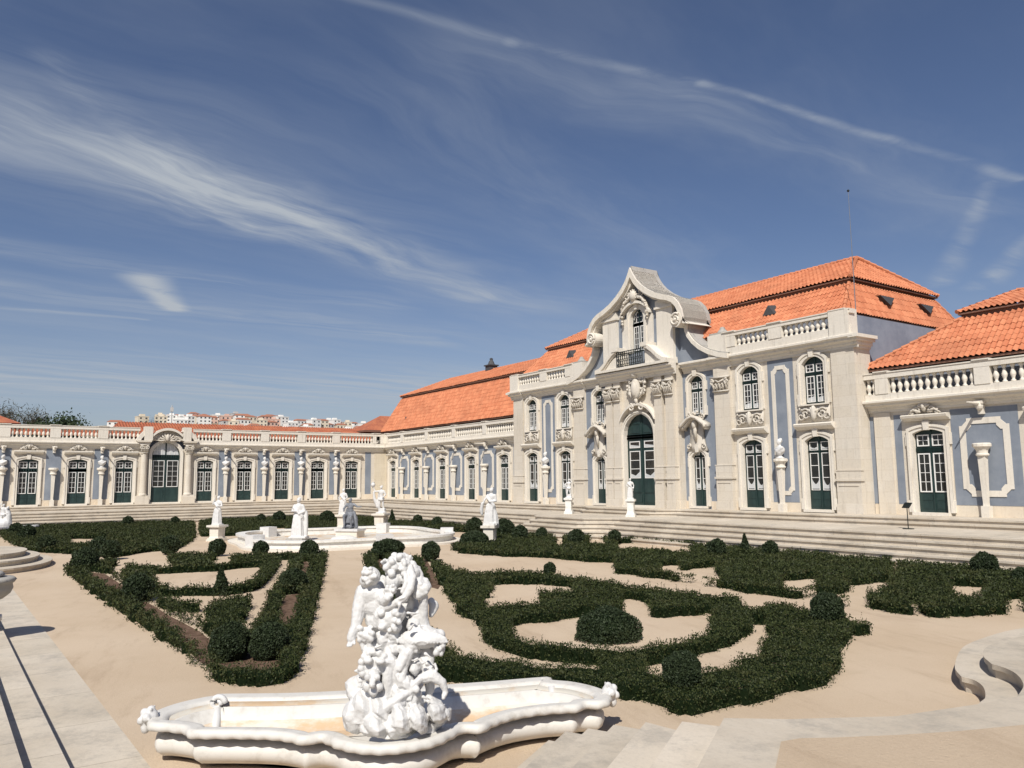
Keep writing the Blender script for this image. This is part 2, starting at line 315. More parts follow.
def door_meshes(kind, w_, h, rise):
    gr, wh, dk, cu_ = MB(), MB(), MB(), MB()
    oc = opening_curve(w_ + .02, h, rise, 11)
    gr.prism(oc, .16, .24)
    gr.box(-.035, .035, .12, .16, 0, h - .02)
    for sgn in (-1, 1):
        xa, xb = (.06, w_ / 2 - .07) if sgn > 0 else (-w_ / 2 + .07, -.06)
        if kind == 'wing':
            lights(wh, dk, xa, xb, .84, 2.48, 2, 4); lights(wh, dk, xa, xb, 2.78, 3.27, 2, 2)
            gr.box(-w_ / 2, w_ / 2, .11, .16, 2.54, 2.70)
            gr.box(xa + .03, xb - .03, .145, .16, .14, .42); gr.box(xa + .03, xb - .03, .145, .16, .50, .76)
        elif kind == 'tall':
            lights(wh, dk, xa + .02, xb - .02, .88, 2.62, 1, 3, fr=.032, bar=.03); lights(wh, dk, xa + .02, xb - .02, 2.74, 3.14, 1, 1, fr=.032)
            gr.box(-w_ / 2, w_ / 2, .12, .16, 2.65, 2.71)
            gr.box(xa + .03, xb - .03, .145, .16, .12, .40); gr.box(xa + .03, xb - .03, .145, .16, .46, .78)
            a, b = xa + .06, xb - .06; hh = 1.38
            pts = [(a, .95), (b, .95), (b, hh)] + [(a + (b - a) * t, hh - .22 * math.sin(math.pi * t) - (.05 if sgn > 0 else 0)) for t in (.8, .6, .4, .2)] + [(a, hh)]
            cu_.prism(pts, .1445, .148); cu_.prism([(a, 2.80), (b, 2.80), (b, 2.90), ((a + b) / 2, 2.84), (a, 2.92)], .1445, .148)
        elif kind == 'upper':
            lights(wh, dk, xa, xb, .10, h * .60, 2, 4, fr=.045, bar=.024)
            ztop = h - rise - .02 + (.02); lights(wh, dk, xa, xb, h * .68, ztop, 2, 2, fr=.045, bar=.024)
            cu_.prism([(xa + .06, .16), (xb - .06, .16), (xb - .06, h * .17), (xa + .06, h * .14)], .1445, .148)
            gr.box(-w_ / 2, w_ / 2, .11, .16, h * .61, h * .67)
        elif kind == 'portal_small':      # arch of the end range
            lights(wh, dk, xa + .06, xb - .02, 1.25, 3.45, 2, 5); gr.box(xa + .05, xb - .05, .145, .16, .2, 1.05)
            gr.box(-w_ / 2, w_ / 2, .10, .16, 3.62, 3.86)
            r_ = w_ / 2 - .07
            q = [(.06 * sgn, 3.92), (sgn * r_ * .98, 3.92), (sgn * r_ * .9, 4.3), (sgn * r_ * .66, 4.66), (sgn * r_ * .35, 4.84), (.06 * sgn, 4.90)]
            cu_.prism(q, .1445, .148)
            for k in (.33, .66): wh.box(sgn * r_ * k - .02, sgn * r_ * k + .02, .12, .144, 3.92, 4.62)
            wh.box(min(.06 * sgn, sgn * r_ * .9), max(.06 * sgn, sgn * r_ * .9), .12, .144, 4.28, 4.32)
        elif kind == 'portal':
            lights(wh, dk, xa + .12, xb - .12, 1.55, 3.15, 1, 3, bar=.035); lights(wh, dk, xa + .12, xb - .12, 3.32, 3.72, 1, 1)
            gr.box(xa + .06, xb - .06, .13, .16, .15, .62); gr.box(xa + .06, xb - .06, .13, .16, .72, 1.36)
            gr.box(-w_ / 2, w_ / 2, .09, .16, 3.86, 3.96); gr.box(-w_ / 2, w_ / 2, .10, .16, 4.02, 4.10)
            gr.box(xa + .1, xb - .12, .135, .16, 4.2, 4.62); gr.prism([(sgn * .12, 4.72), (sgn * .85, 4.72), (sgn * .62, 5.0), (sgn * .12, 5.3)], .135, .16)
            a, b = xa + .18, xb - .18
            cu_.prism([(a, 1.61), (b, 1.61), (b, 1.95), ((a + b) / 2, 1.70), (a, 1.82)], .1445, .148); cu_.prism([(a, 3.38), (b, 3.38), (b, 3.44), (a, 3.52)], .1445, .148)
        elif kind == 'gable':
            lights(wh, dk, xa, xb, .12, 1.58, 2, 4); q = arch(w_ - .14, h - .08, w_ / 2 - .07, 13)
            side = [(x, z) for x, z in q if x * sgn > .05]
            if sgn > 0: side = side
            pl = [(.06 * sgn, 1.82), (.06 * sgn, h - .12)] + (sorted(side, key=lambda p: abs(p[0]))) + [(sgn * (w_ / 2 - .07), 1.82)]
            dk.prism(pl, .149, .158)
            for zz in (1.80, 2.12): wh.box(min(.06 * sgn, (w_ / 2 - .1) * sgn), max(.06 * sgn, (w_ / 2 - .1) * sgn), .12, .146, zz, zz + .035)
            wh.box(sgn * .26 - .015, sgn * .26 + .015, .12, .146, 1.82, h - .2)
            gr.box(-w_ / 2, w_ / 2, .11, .16, 1.62, 1.76)
            c = sorted(side, key=lambda p: abs(p[0])); wh.ring([(x * .93, 1.82 + (z - 1.82) * .93) for x, z in c], c, .12, .146)
    return gr.mesh('door', 'green_paint'), wh.mesh('glazing_bars', 'white_paint'), dk.mesh('pane', 'glass_dark'), (cu_.mesh('curtain', 'curtain') if cu_.v else None)
def surround_mesh(w_, h, rise, f=.22, proj=.10, ears=True, sill=True, key=True):
    b = MB(); ic = opening_curve(w_, h, rise, 13)
    oc = [(-w_ / 2 - f, 0)] + [(x * (1 + 2 * f / w_), z + f * (1.0 if rise > .3 else .9)) for x, z in arch(w_, h, rise, 13)] + [(w_ / 2 + f, 0)]
    b.ring(ic, oc, -proj, .14)
    k = .55; mid = [(a[0] * (1 - k) + c[0] * k, a[1] * (1 - k) + c[1] * k) for a, c in zip(ic, oc)]
    b.ring(mid, oc, -proj - .045, -proj + .01)
    if ears:
        for s_ in (-1, 1):
            b.box(s_ * (w_ / 2 + f + .045) - .045, s_ * (w_ / 2 + f + .045) + .045, -proj + .012, .0, h - rise - .5, h - rise - .02)
            b.box(s_ * (w_ / 2 + f + .02) - .07, s_ * (w_ / 2 + f + .02) + .05, -proj - .03, -.002, .0, .5)
    if sill: b.box(-w_ / 2 - .12, w_ / 2 + .12, -.30, .13, -.12, -.002)
    if key: b.prism([(-.10, h - .03), (.10, h - .03), (.15, h + f + .12), (-.15, h + f + .12)], -proj - .10, 0)
    return b.mesh('surround', 'trim')
def scroll(b, cx, cz, r, y, turns=1.4, sgn=1, rad=.05, start=0.):
    pts = []
    for i in range(int(16 * turns) + 1):
        a = start + i / 16 * 2 * math.pi; q = r * (1 - .78 * i / (16 * turns)); pts.append((cx + sgn * q * math.cos(a), y, cz + q * math.sin(a)))
    b.tube(pts, [rad * (1 - .35 * i / len(pts)) for i in range(len(pts))], 6)
def carving(kind, w_, h):       # rocaille ornament built of shells, volutes and leaf lobes
    b = MB(); r = random.Random(hash((kind, round(w_, 2))) % 999 if False else int(w_ * 100 + h * 37))
    if kind == 'crest':
        b.ball((0, -.14, h * .52), .13, 10, 7, h * .36); b.ball((0, -.24, h * .50), .08, 8, 6, h * .2)
        for i in range(7):
            a = math.pi * (.12 + .76 * i / 6); b.tube([(0, -.16, h * .4), (math.cos(a) * h * .34, -.2, h * .42 + math.sin(a) * h * .36), (math.cos(a) * h * .44, -.14, h * .45 + math.sin(a) * h * .5)], [.05, .055, .03], 6)
        for s_ in (-1, 1):
            scroll(b, s_ * w_ * .20, h * .26, h * .24, -.16, 1.3, s_, .05, 0); scroll(b, s_ * w_ * .36, h * .14, h * .15, -.15, 1.2, s_, .04, 1)
            b.tube([(s_ * w_ * .1, -.15, h * .15), (s_ * w_ * .3, -.2, h * .3), (s_ * w_ * .46, -.15, h * .05)], [.06, .05, .025], 6)
    elif kind == 'apron':
        b.box(-w_ / 2 + .06, w_ / 2 - .06, -.04, .0, .04, h - .04)
        b.ball((0, -.12, h * .55), .15, 10, 7, h * .42)
        for i in range(5):
            a = math.pi * (.2 + .6 * i / 4); b.tube([(0, -.16, h * .45), (math.cos(a) * .24, -.2, h * .5 + math.sin(a) * h * .4)], [.06, .035], 6)
        for s_ in (-1, 1):
            scroll(b, s_ * w_ * .25, h * .5, h * .32, -.10, 1.5, s_, .05, .6); scroll(b, s_ * w_ * .40, h * .38, h * .24, -.09, 1.3, s_, .045, 2)
            for j in range(6): b.ball((s_ * r.uniform(.12, .48) * w_, -.08, r.uniform(.15, .85) * h), .05, 6, 4, .07)
    elif kind == 'capital':
        b.box(-w_ / 2 - .08, w_ / 2 + .08, -.20, 0, h - .09, h); b.box(-w_ / 2, w_ / 2, -.10, 0, 0, .07)
        for s_ in (-1, 1): scroll(b, s_ * w_ * .46, h * .66, .15, -.18, 1.5, s_, .05, 1.2)
        for i in range(5):
            x = (-.4 + .2 * i) * w_; b.tube([(x, -.05, h * .1), (x, -.14, h * .38), (x * 1.05, -.2, h * .52), (x * 1.05, -.24, h * .46)], [.06, .06, .05, .03], 6)
        b.tube([(-w_ * .3, -.12, h * .8), (0, -.2, h * .62), (w_ * .3, -.12, h * .8)], .05, 6)
    elif kind == 'cartouche':       # the great shield over the portal
        b.ball((0, -.30, h * .36), .36, 14, 9, h * .36, .22); b.ball((0, -.42, h * .34), .24, 12, 8, h * .26, .16)
        b.ball((0, -.26, h * .84), .30, 12, 8, .24); 
        for i in range(5): b.tube([((-.26 + .13 * i), -.36, h * .80), ((-.34 + .17 * i), -.40, h * .98), ((-.3 + .15 * i), -.34, h * 1.07)], [.06, .05, .03], 6)
        for s_ in (-1, 1):
            scroll(b, s_ * .48, h * .66, .26, -.24, 1.5, s_, .085, .3); scroll(b, s_ * .52, h * .28, .22, -.22, 1.4, s_, .07, 3.6)
            b.tube([(s_ * .2, -.3, h * .02), (s_ * .52, -.26, h * .2), (s_ * .62, -.2, h * .5), (s_ * .42, -.26, h * .8)], [.06, .09, .08, .06], 7)
            for j in range(9): b.ball((s_ * r.uniform(.35, .8), -.2 - r.random() * .1, r.uniform(.3, 1.0) * h), r.uniform(.06, .1), 7, 5)
            b.tube([(s_ * .6, -.22, h * .8), (s_ * .95, -.18, h * .66), (s_ * 1.05, -.14, h * .9)], [.09, .07, .04], 6)
        b.tube([(0, -.3, .02), (.05, -.3, -.2), (0, -.28, -.3)], [.12, .09, .04], 7)
    elif kind == 'garland':      # under the gable peak
        b.ball((0, -.22, h * .42), .30, 12, 8, h * .3)
        for i in range(7):
            a = math.pi * (.1 + .8 * i / 6); b.tube([(0, -.26, h * .3), (math.cos(a) * .42, -.32, h * .36 + math.sin(a) * h * .42)], [.09, .045], 6)
        for s_ in (-1, 1):
            pts = [(s_ * .3, -.24, h * .35), (s_ * .75, -.26, h * .2), (s_ * 1.02, -.24, -.12), (s_ * 1.12, -.2, -.6), (s_ * 1.05, -.16, -1.0)]
            b.tube(pts, [.11, .12, .11, .09, .04], 7)
            for k_ in range(12):
                t_ = k_ / 11 * 4; i = min(3, int(t_)); p = Vector(pts[i]).lerp(Vector(pts[i + 1]), t_ - i); b.ball((p.x + r.uniform(-.08, .08), p.y - .07, p.z + r.uniform(-.08, .08)), r.uniform(.05, .1), 6, 5)
            scroll(b, s_ * .62, h * .5, .24, -.22, 1.5, s_, .06, 1)
    elif kind == 'hood':          # swan-neck hood between the narrow openings
        c = [(-.92, 0), (-.86, .16), (-.62, .30), (-.30, .52), (0, .60), (.30, .52), (.62, .30), (.86, .16), (.92, 0)]
        b.ring([(x * .93, z - .12) for x, z in c], c, -.58, 0); b.ring([(x * .86, z - .20) for x, z in c], [(x * .93, z - .12) for x, z in c], -.44, 0)
        b.prism([(-.5, .2), (-.2, .40), (.2, .40), (.5, .2), (.44, -.5), (.56, -1.05), (.72, -1.32), (-.72, -1.32), (-.56, -1.05), (-.44, -.5)], -.16, 0)
        for s_ in (-1, 1): scroll(b, s_ * .78, .02, .14, -.42, 1.4, s_, .05, 0); scroll(b, s_ * .55, -1.05, .16, -.2, 1.3, s_, .05, 2); scroll(b, s_ * .5, .55, .2, -.2, 1.4, s_, .05, 2)
        b.ball((0, -.3, .12), .16, 10, 7, .26); b.tube([(0, -.22, .1), (.04, -.3, -.3), (0, -.2, -.8)], [.15, .1, .05], 7)
        for j in range(10): b.ball((r.uniform(-.6, .6), -.12, r.uniform(.5, .85)), .08, 6, 5)
    elif kind == 'shell':
        for i in range(9):
            a = math.pi * i / 8; b.tube([(0, -.2, .05), (math.cos(a) * w_ * .26, -.3, .05 + math.sin(a) * h * .55), (math.cos(a) * w_ * .36, -.2, .05 + math.sin(a) * h * .85)], [.08, .07, .04], 6)
        for s_ in (-1, 1):
            scroll(b, s_ * w_ * .42, h * .25, h * .28, -.2, 1.5, s_, .08, 0)
            for j in range(6): b.ball((s_ * r.uniform(.2, .62) * w_, -.2, r.uniform(0, .5) * h), .09, 6, 5)
        b.ball((0, -.3, h * .35), .16, 10, 7, .3)
    return b.mesh('carving', 'carved', True)
BAL_PROF = [(.085, 0), (.085, .06), (.05, .09), (.055, .16), (.095, .28), (.10, .35), (.07, .46), (.048, .56), (.055, .63), (.085, .67), (.085, .74)]
def baluster_mesh(h, m='trim'): return cached(('bal', h, m), lambda: MB().lathe([(r * 1.12, z / .74 * h) for r, z in BAL_PROF], 8).mesh('baluster', m, True))
def opening(par, cx, z0, kind, w_, h, rise, y=0., hood=None, **kw):
    name = 'window' if kind in ('upper', 'gable') else 'door'
    g, wh, dk, cu_ = cached((kind, w_, h, rise), lambda: door_meshes(kind, w_, h, rise))
    o = link(name, g, par, (cx, y, z0)); link('glazing_bars', wh, o); link('pane', dk, o)
    if cu_: link('curtain', cu_, o)
    sm = cached(('s', kind, w_, h, rise), lambda: surround_mesh(w_, h, rise, **kw)); link(name + '_surround', sm, par, (cx, y, z0))
def wallface(b, u0, u1, z0, z1, y0, y1, ops):     # ops: (ua, ub, za, zb)
    xs = sorted({u0, u1} | {o[0] for o in ops} | {o[1] for o in ops})
    for a, c in zip(xs, xs[1:]):
        mid = (a + c) / 2; here = sorted([(o[2], o[3]) for o in ops if o[0] < mid < o[1]])
        z = z0
        for p, q in here:
            if p > z + 1e-4: b.box(a, c, y0, y1, z, p)
            z = q
        if z < z1: b.box(a, c, y0, y1, z, z1)
def cornice_prof(scale=1., proj=.52, z0=4.45, z1=4.98):
    d = z1 - z0
    return [(0.0, z0), (-.06, z0), (-.08, z0 + d * .2), (-.14, z0 + d * .28), (-.16, z0 + d * .42), (-proj * .72, z0 + d * .55), (-proj * .74, z0 + d * .7), (-proj, z0 + d * .8), (-proj, z0 + d * .95), (-proj + .05, z1), (0.0, z1)]
N_BAL = {}
def balustrade(par, runs, z0, zb0, zb1, ztop, y, nmax=100, mat_='trim', sp=.30, near=None):
    """runs: list of (u0,u1) baluster runs; piers fill between"""
    b = MB(); us = [u for r_ in runs for u in r_]; a, c = min(us) - .6, max(us) + .6
    return b
def tile_slope(name, par, p0, U, V, length, run, rise, h0, h1, mat_='roof_tile', tw=.23, th=.36, extra=0., seedo=0):
    """p0 eave start; U along eave; V plan direction uphill; h0/h1: hip at start/end (plan run per m)"""
    U = Vector(U); V = Vector(V); sl = math.hypot(run, rise); up = (V * run + Vector((0, 0, rise))) / sl; nrm = U.cross(up)
    if nrm.z < 0: nrm = -nrm
    nc = int(length / tw * 4); vs = []; uvs = []; rows = int(sl / th) + 1
    lv = []
    for k in range(rows + 1): lv += [k * th, min(sl, (k + 1) * th)] if k * th < sl else []
    nv = len(lv)
    for i in range(nc + 1):
        u = length * i / nc; ph = u / tw; f_ = ph - math.floor(ph); hh = .080 * math.sin(math.pi * min(1, f_ / .62)) if f_ < .62 else -.012 * math.sin(math.pi * (f_ - .62) / .38)
        vm = sl
        if h0: vm = min(vm, u / h0 * sl)
        if h1: vm = min(vm, (length - u) / h1 * sl)
        for j, v in enumerate(lv):
            base = min(v, vm); lift = (.024 if j % 2 == 0 else .0)
            jit = .010 * math.sin(u * 1.7 + j) + .006 * math.sin(u * 5.1 + v * 3)
            p = Vector(p0) + U * u + up * base + nrm * (hh + lift + jit + .01); vs.append(p); uvs.append((ph + 37 * seedo, v / th + (.01 if j % 2 == 0 else -.01)))
    me = bpy.data.meshes.new(name); fs = []
    for i in range(nc):
        for j in range(nv - 1): fs.append((i * nv + j, (i + 1) * nv + j, (i + 1) * nv + j + 1, i * nv + j + 1))
    me.from_pydata(vs, [], fs); ul = me.uv_layers.new(name='UVMap')
    li = np.zeros(len(me.loops), np.int32); me.loops.foreach_get('vertex_index', li)
    # floor() of the tile index must be constant across a face
    ua = np.array(uvs)[li].reshape(-1, 4, 2).mean(1, keepdims=True).repeat(4, 1).reshape(-1, 2)
    ul.data.foreach_set('uv', ua.astype(np.float32).ravel()); me.materials.append(MATS[mat_])
    return link(name, me, par)
def hipline(par, a, b_, r=.10):
    a, b_ = Vector(a), Vector(b_); n = max(2, int((b_ - a).length / .38)); mb = MB()
    for i in range(n):
        p, q = a.lerp(b_, i / n), a.lerp(b_, (i + 1.12) / n); mb.tube([p + Vector((0, 0, .07)), q + Vector((0, 0, .04))], [r, r * .82], 6)
    return mb.obj('ridge_tiles', 'roof_tile', par)

# ---------------------------------------------------------------- baluster runs with piers
def balu(par, u0, u1, piers, zbase, zb0, zb1, ztop, yc, budget, mat_='trim', spacing=.30, pw=.55, capx=0.0):
    """continuous parapet from u0 to u1; piers at centre positions"""
    b = MB(); b.box(u0, u1, yc - .16, yc + .16, zbase, zb0); b.box(u0, u1, yc - .20, yc + .20, zb1, ztop - .05); b.box(u0, u1, yc - .235, yc + .235, ztop - .05, ztop)
    for p in piers: b.box(p - pw / 2, p + pw / 2, yc - .19, yc + .19, zb0 - .002, zb1 + .002); b.box(p - pw / 2 - .03, p + pw / 2 + .03, yc - .27, yc + .27, ztop + .002, ztop + .05)
    o = b.obj('balustrade', mat_, par); me = baluster_mesh(zb1 - zb0, mat_)
    edges = sorted([u0, u1] + [p - pw / 2 for p in piers] + [p + pw / 2 for p in piers]); spots = []
    ps = sorted(piers); gaps = []
    cur = u0
    for p in ps:
        if p - pw / 2 - cur > .3: gaps.append((cur, p - pw / 2))
        cur = p + pw / 2
    if u1 - cur > .3: gaps.append((cur, u1))
    for a, c in gaps:
        n = max(1, round((c - a) / spacing) - 0); 
        for i in range(n): spots.append(a + (c - a) * (i + .5) / n)
    return o, me, spots
def place_balusters(groups, budget=100):
    """groups: (balustrade obj, mesh, spots, yc, zb0, distance key) -> nearest 100 as parts, rest merged"""
    allp = [(k(u), o, me, u, yc, z) for o, me, spots, yc, z, k in groups for u in spots]; allp.sort(key=lambda t: t[0])
    for d, o, me, u, yc, z in allp[:budget]: link('baluster', me, o, (u, yc, z))
    rest = {}
    for d, o, me, u, yc, z in allp[budget:]: rest.setdefault(o.name, (o, me, []))[2].append((u, yc, z))
    for nm, (o, me, L) in rest.items():
        v = [tuple(x.co) for x in me.vertices]; f = [tuple(p.vertices) for p in me.polygons]; mb = MB()
        for u, yc, z in L: mb.add([(x + u, y + yc, zz + z) for x, y, zz in v], f)
        q = mb.obj('balusters', me.materials[0].name, o, smooth=True); q['kind'] = 'stuff'
def herm_mesh(): 
    b = MB(); b.box(-.15, .15, -.15, .15, 0, .45)
    b.lathe([(.13, .45), (.12, .55), (.19, 2.3), (.19, 2.40)], 4, (0, 0, 0), True)
    b.lathe([(.20, 2.40), (.24, 2.43), (.24, 2.48), (.20, 2.52), (.21, 2.62), (.28, 2.74), (.345, 2.78), (.345, 2.88), (.30, 2.92)], 12)
    return b.mesh('herm_pedestal', 'trim')
def panel(par, cx, hw, z0, z1, frame=None, y=0.):
    MB().box(cx - hw, cx + hw, y - .012, y + .004, z0, z1).obj('plaster_panel', 'blue_plaster', par)
    if frame:
        fw, a, c, wd, cut = frame      # half width, z0, z1, ring width, corner cut
        o = [(-fw + cut, a), (fw - cut, a), (fw - cut, a + cut * .35), (fw - cut * .35, a + cut), (fw, a + cut), (fw, c - cut), (fw - cut * .35, c - cut), (fw - cut, c - cut * .35), (fw - cut, c), (-fw + cut, c), (-fw + cut, c - cut * .35), (-fw + cut * .35, c - cut), (-fw, c - cut), (-fw, a + cut), (-fw + cut * .35, a + cut), (-fw + cut, a + cut * .35)]
        mz = (a + c) / 2; i = [(x * (fw - wd) / fw, mz + (z - mz) * ((c - a) / 2 - wd) / ((c - a) / 2)) for x, z in o]
        MB().ring([(cx + x, z) for x, z in i], [(cx + x, z) for x, z in o], y - .045, y - .008, True).obj('panel_frame', 'trim', par)
SPOUT = None
def spout(par, cx, z, y=0.):
    def mk():
        b = MB(); b.box(-.17, .17, -.34, 0, -.02, .10); b.ball((0, -.24, -.08), .15, 10, 7, .20); b.box(-.10, .10, -.20, 0, -.42, -.06)
        b.tube([(0, -.3, .0), (0, -.7, .0), (0, -1.2, .01)], [.075, .05, .025], 8); return b.mesh('water_spout', 'trim')
    link('water_spout', cached('spout', mk), par, (cx, y, z))

DOOR_H = 3.48
def wing_bays(par, doors, panels, u0, u1, pw, frame, spouts, herms):
    """wall skin of a single-storey range"""
    b = MB(); wallface(b, u0, u1, 0, 4.45, 0, .32, [(d - .68, d + .68, .12, .12 + DOOR_H + .03) for d in doors])
    for d in doors: opening(par, d, .12, 'wing', 1.30, DOOR_H, .16, f=.24, ears=True, sill=True)
    for d in doors:
        h = cached('lintel', lambda: MB().extr([(0, 3.98), (-.12, 3.98), (-.16, 4.04), (-.34, 4.10), (-.38, 4.20), (-.30, 4.24), (0, 4.26)], -.98, .98).mesh('door_hood', 'trim'))
        o = link('door_hood', h, par, (d, 0, .0)); link('crest', cached('crest', lambda: carving('crest', 1.5, .66)), o, (0, -.06, 4.24))
    for p in panels: panel(par, p, pw, .45, 4.36, frame)
    for p in spouts: spout(par, p, 4.50)
    return b
# ================================================================ GROUND AND TERRACES
struct(MB().add([(-3000, -3000, G - .06), (3000, -3000, G - .06), (3000, 3000, G - .06), (-3000, 3000, G - .06)], [(0, 1, 2, 3)]).obj('ground', 'hill_grass'))
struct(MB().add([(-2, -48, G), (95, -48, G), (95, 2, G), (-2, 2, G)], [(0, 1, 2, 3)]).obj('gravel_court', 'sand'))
XC = 37.05
def bulge(x, amp, half, soft=1.6):
    d = abs(x - XC) - half
    t = min(1, max(0, -d / soft)); return amp * t * t * (3 - 2 * t)
def nosed(mb, poly, z0, z1, lip=.06, th=.06):
    """slab with a small projecting nosing"""
    mb.prism(poly, z0, z1 - th - .002, 'z')
    n = len(poly); A = sum(poly[i][0] * poly[(i + 1) % n][1] - poly[(i + 1) % n][0] * poly[i][1] for i in range(n)); s_ = 1 if A > 0 else -1
    out = []
    for i in range(n):
        p0, p1, p2 = Vector(poly[i - 1]), Vector(poly[i]), Vector(poly[(i + 1) % n])
        a = (p1 - p0).normalized(); b = (p2 - p1).normalized(); na = Vector((a.y, -a.x)) * s_; nb = Vector((b.y, -b.x)) * s_
        m_ = (na + nb); m_ = m_.normalized() if m_.length > 1e-3 else na
        out.append(tuple(p1 + m_ * lip / max(.5, m_.dot(na))))
    mb.prism(out, z1 - th, z1, 'z')
steps = MB()
levels = [(0, 2.1, .8, 1.0), (-.17, 2.5, .85, 1.0), (-.34, 6.2, 1.1, 1.0), (-.54, 6.55, 1.15, 1.), (-.74, 6.9, 1.2, 1.), (-.95, 7.25, 1.25, 1.), (-1.15, 7.6, 1.3, 1.)]
for k, (z, e, amp, _) in enumerate(levels):
    el = e - .75
    half = 4.3 if k < 2 else 3.6
    front = []
    x = el
    xs = [el] + [XC - 8 + .4 * i for i in range(41)] + [84]
    front = [(x, -e - bulge(x, amp, half)) for x in xs]
    poly = [(0.0 - .3, -46), (el, -46)] + front + [(84, 0.02), (-.3, 0.02)]
    nosed(steps, poly, G - .05 if k == len(levels) - 1 else levels[k + 1][0] - .03, z)
struct(steps.obj('terrace_steps', 'step_stone'))
# south stair, slightly skewed
ss = MB()
def sl(off, x): return -31.6 - (61.6 - x) * .034 - off
south = [(G + .015, 0.0), (-1.165, .82), (-.975, 1.25), (-.78, 1.68), (-.585, 2.1), (-.39, 2.5), (-.195, 2.9), (-.005, 3.3)]
for k, (z, off) in enumerate(south):
    x1 = 62.6
    if k == 0: ss.prism([(5, sl(off, 5)), (x1, sl(off, x1)), (x1, -46), (5, -46)], G - .05, z, 'z')
    else: nosed(ss, [(5, sl(off, 5)), (x1 + .2 * k, sl(off, x1)), (x1 + .2 * k, -46), (5, -46)], south[k - 1][0] - .03, z)
struct(ss.obj('south_steps', 'step_stone'))
# corner flight, coping and east stair with its swept curves
es = MB(); d = Vector((.54, -.84))
edges = [((67.24, -28.94), 0.0), ((66.67, -28.77), -.19), ((66.05, -28.57), -.38), ((65.45, -28.40), -.57), ((64.9, -28.25), -.76), ((64.35, -28.1), -.95), ((63.98, -28.05), -1.14)]
C3 = [[(65.2, -13.6), (64.6, -14.3), (64.3, -15.3), (64.1, -16.3), (64.0, -17.36), (63.98, -18.1), (64.1, -19.3), (64.32, -20.1), (64.80, -21.2), (65.10, -21.65)], [(65.14, -21.70), (65.34, -21.76), (65.6, -22.05), (65.86, -22.55), (65.95, -22.9), (66.2, -23.7), (66.5, -25.0), (66.4, -26)]]
C2 = [[(65.5, -14.2), (65.15, -15.5), (64.95, -17), (64.85, -18.3), (64.80, -19.6), (64.88, -20.4), (65.13, -21.02), (65.40, -21.40)], [(65.44, -21.45), (65.64, -21.54), (65.88, -21.76), (66.14, -22.16), (66.32, -22.6), (66.55, -23.5), (66.8, -24.8), (66.7, -26)]]
C1 = [[(66.1, -14.8), (65.85, -16.2), (65.7, -18), (65.7, -19.3), (65.8, -20.0), (66.0, -20.6), (66.25, -20.95)], [(66.3, -21.0), (66.55, -21.1), (66.85, -21.5), (67.0, -22.2), (67.1, -23.4), (67.2, -24.8), (67.0, -26)]]
C0 = [[(66.9, -15), (66.7, -17), (66.7, -18.6), (66.8, -19.6), (67.0, -20.2)], [(67.05, -20.25), (67.3, -20.4), (67.5, -21.0), (67.6, -22.6), (67.6, -24.4), (67.4, -26)]]
def smooth(P_, m=6):
    out = []
    for i in range(len(P_) - 1):
        p0, p1, p2, p3 = [Vector(P_[max(0, min(len(P_) - 1, i + k))]) for k in (-1, 0, 1, 2)]
        for j in range(m):
            t = j / m; q = .5 * ((2 * p1) + (p2 - p0) * t + (2 * p0 - 5 * p1 + 4 * p2 - p3) * t * t + (3 * p1 - p0 - 3 * p2 + p3) * t ** 3); out.append((q.x, q.y))
    return out + [tuple(P_[-1])]
curves = {6: C3, 5: C2, 4: C1, 3: C0}
curves = {k: [q for part in v for q in smooth(part)] for k, v in curves.items()}
cop = [(67.24, -28.94), (67.50, -28.62), (67.72, -28.25), (67.89, -27.97), (68.09, -27.15), (68.15, -26.76), (68.30, -25.6), (68.50, -24.0), (68.6, -20), (68.6, -12), (68.6, -8)]
for k in range(6, -1, -1):
    (p, z) = edges[k]; P0 = Vector(p); P1 = P0 + d * (6 if k < 5 else (2.0 if k == 5 else 1.75))
    tail = [(P1.x, P1.y)]
    if k == 6: tail = [(64.93, -29.52), (64.45, -30.2), (63.95, -31.3), (63.0, -32.3), (62.75, -33.0), (62.7, -46)]
    if k == 5: tail = [(65.43, -29.78), (64.95, -30.7), (64.5, -31.9), (63.5, -33.0), (63.0, -46)]
    if 0 < k < 5: tail = [(P1.x, P1.y), (P1.x, -46)]
    if k in curves: north = [q for q in curves[k]]; north = [(north[0][0], -7.5)] + north + [(66.2 - .0 * k, -27.4), (P0.x + .8, P0.y + .35)]
    else:
        off = .30 * k; north = [(68.6 - off, -7.5)] + [(q[0] - off, q[1] + .0) for q in reversed(cop[2:-1])] + [(67.5 - off * .6, -28.4)]
    if k == 0: north = [(q[0], q[1]) for q in reversed(cop)][:-1]; tail = [(67.9, -29.97), (68.6, -31.2), (69.2, -33.0), (69.3, -46)]
    poly = north + [(P0.x, P0.y)] + tail + [(84, -46), (84, -7.5)]
    lo = G - .05 if k == 6 else edges[k + 1][1] - .03
    nosed(es, poly, lo, z, .045, .07)
struct(es.obj('corner_steps', 'coping_stone'))
pl = [(69.1, -8), (69.1, -12), (69.1, -20), (69.0, -24.0), (68.8, -25.6), (68.62, -26.8), (68.46, -27.48), (68.28, -27.95), (68.1, -28.33), (67.88, -28.73), (67.77, -28.9), (67.74, -29.05), (68.0, -29.44), (68.7, -30.5), (69.4, -32.2), (69.6, -34), (69.7, -46), (84, -46), (84, -8)]
struct(MB().prism(pl, .004, .008, 'z').obj('gravel_platform', 'sand'))

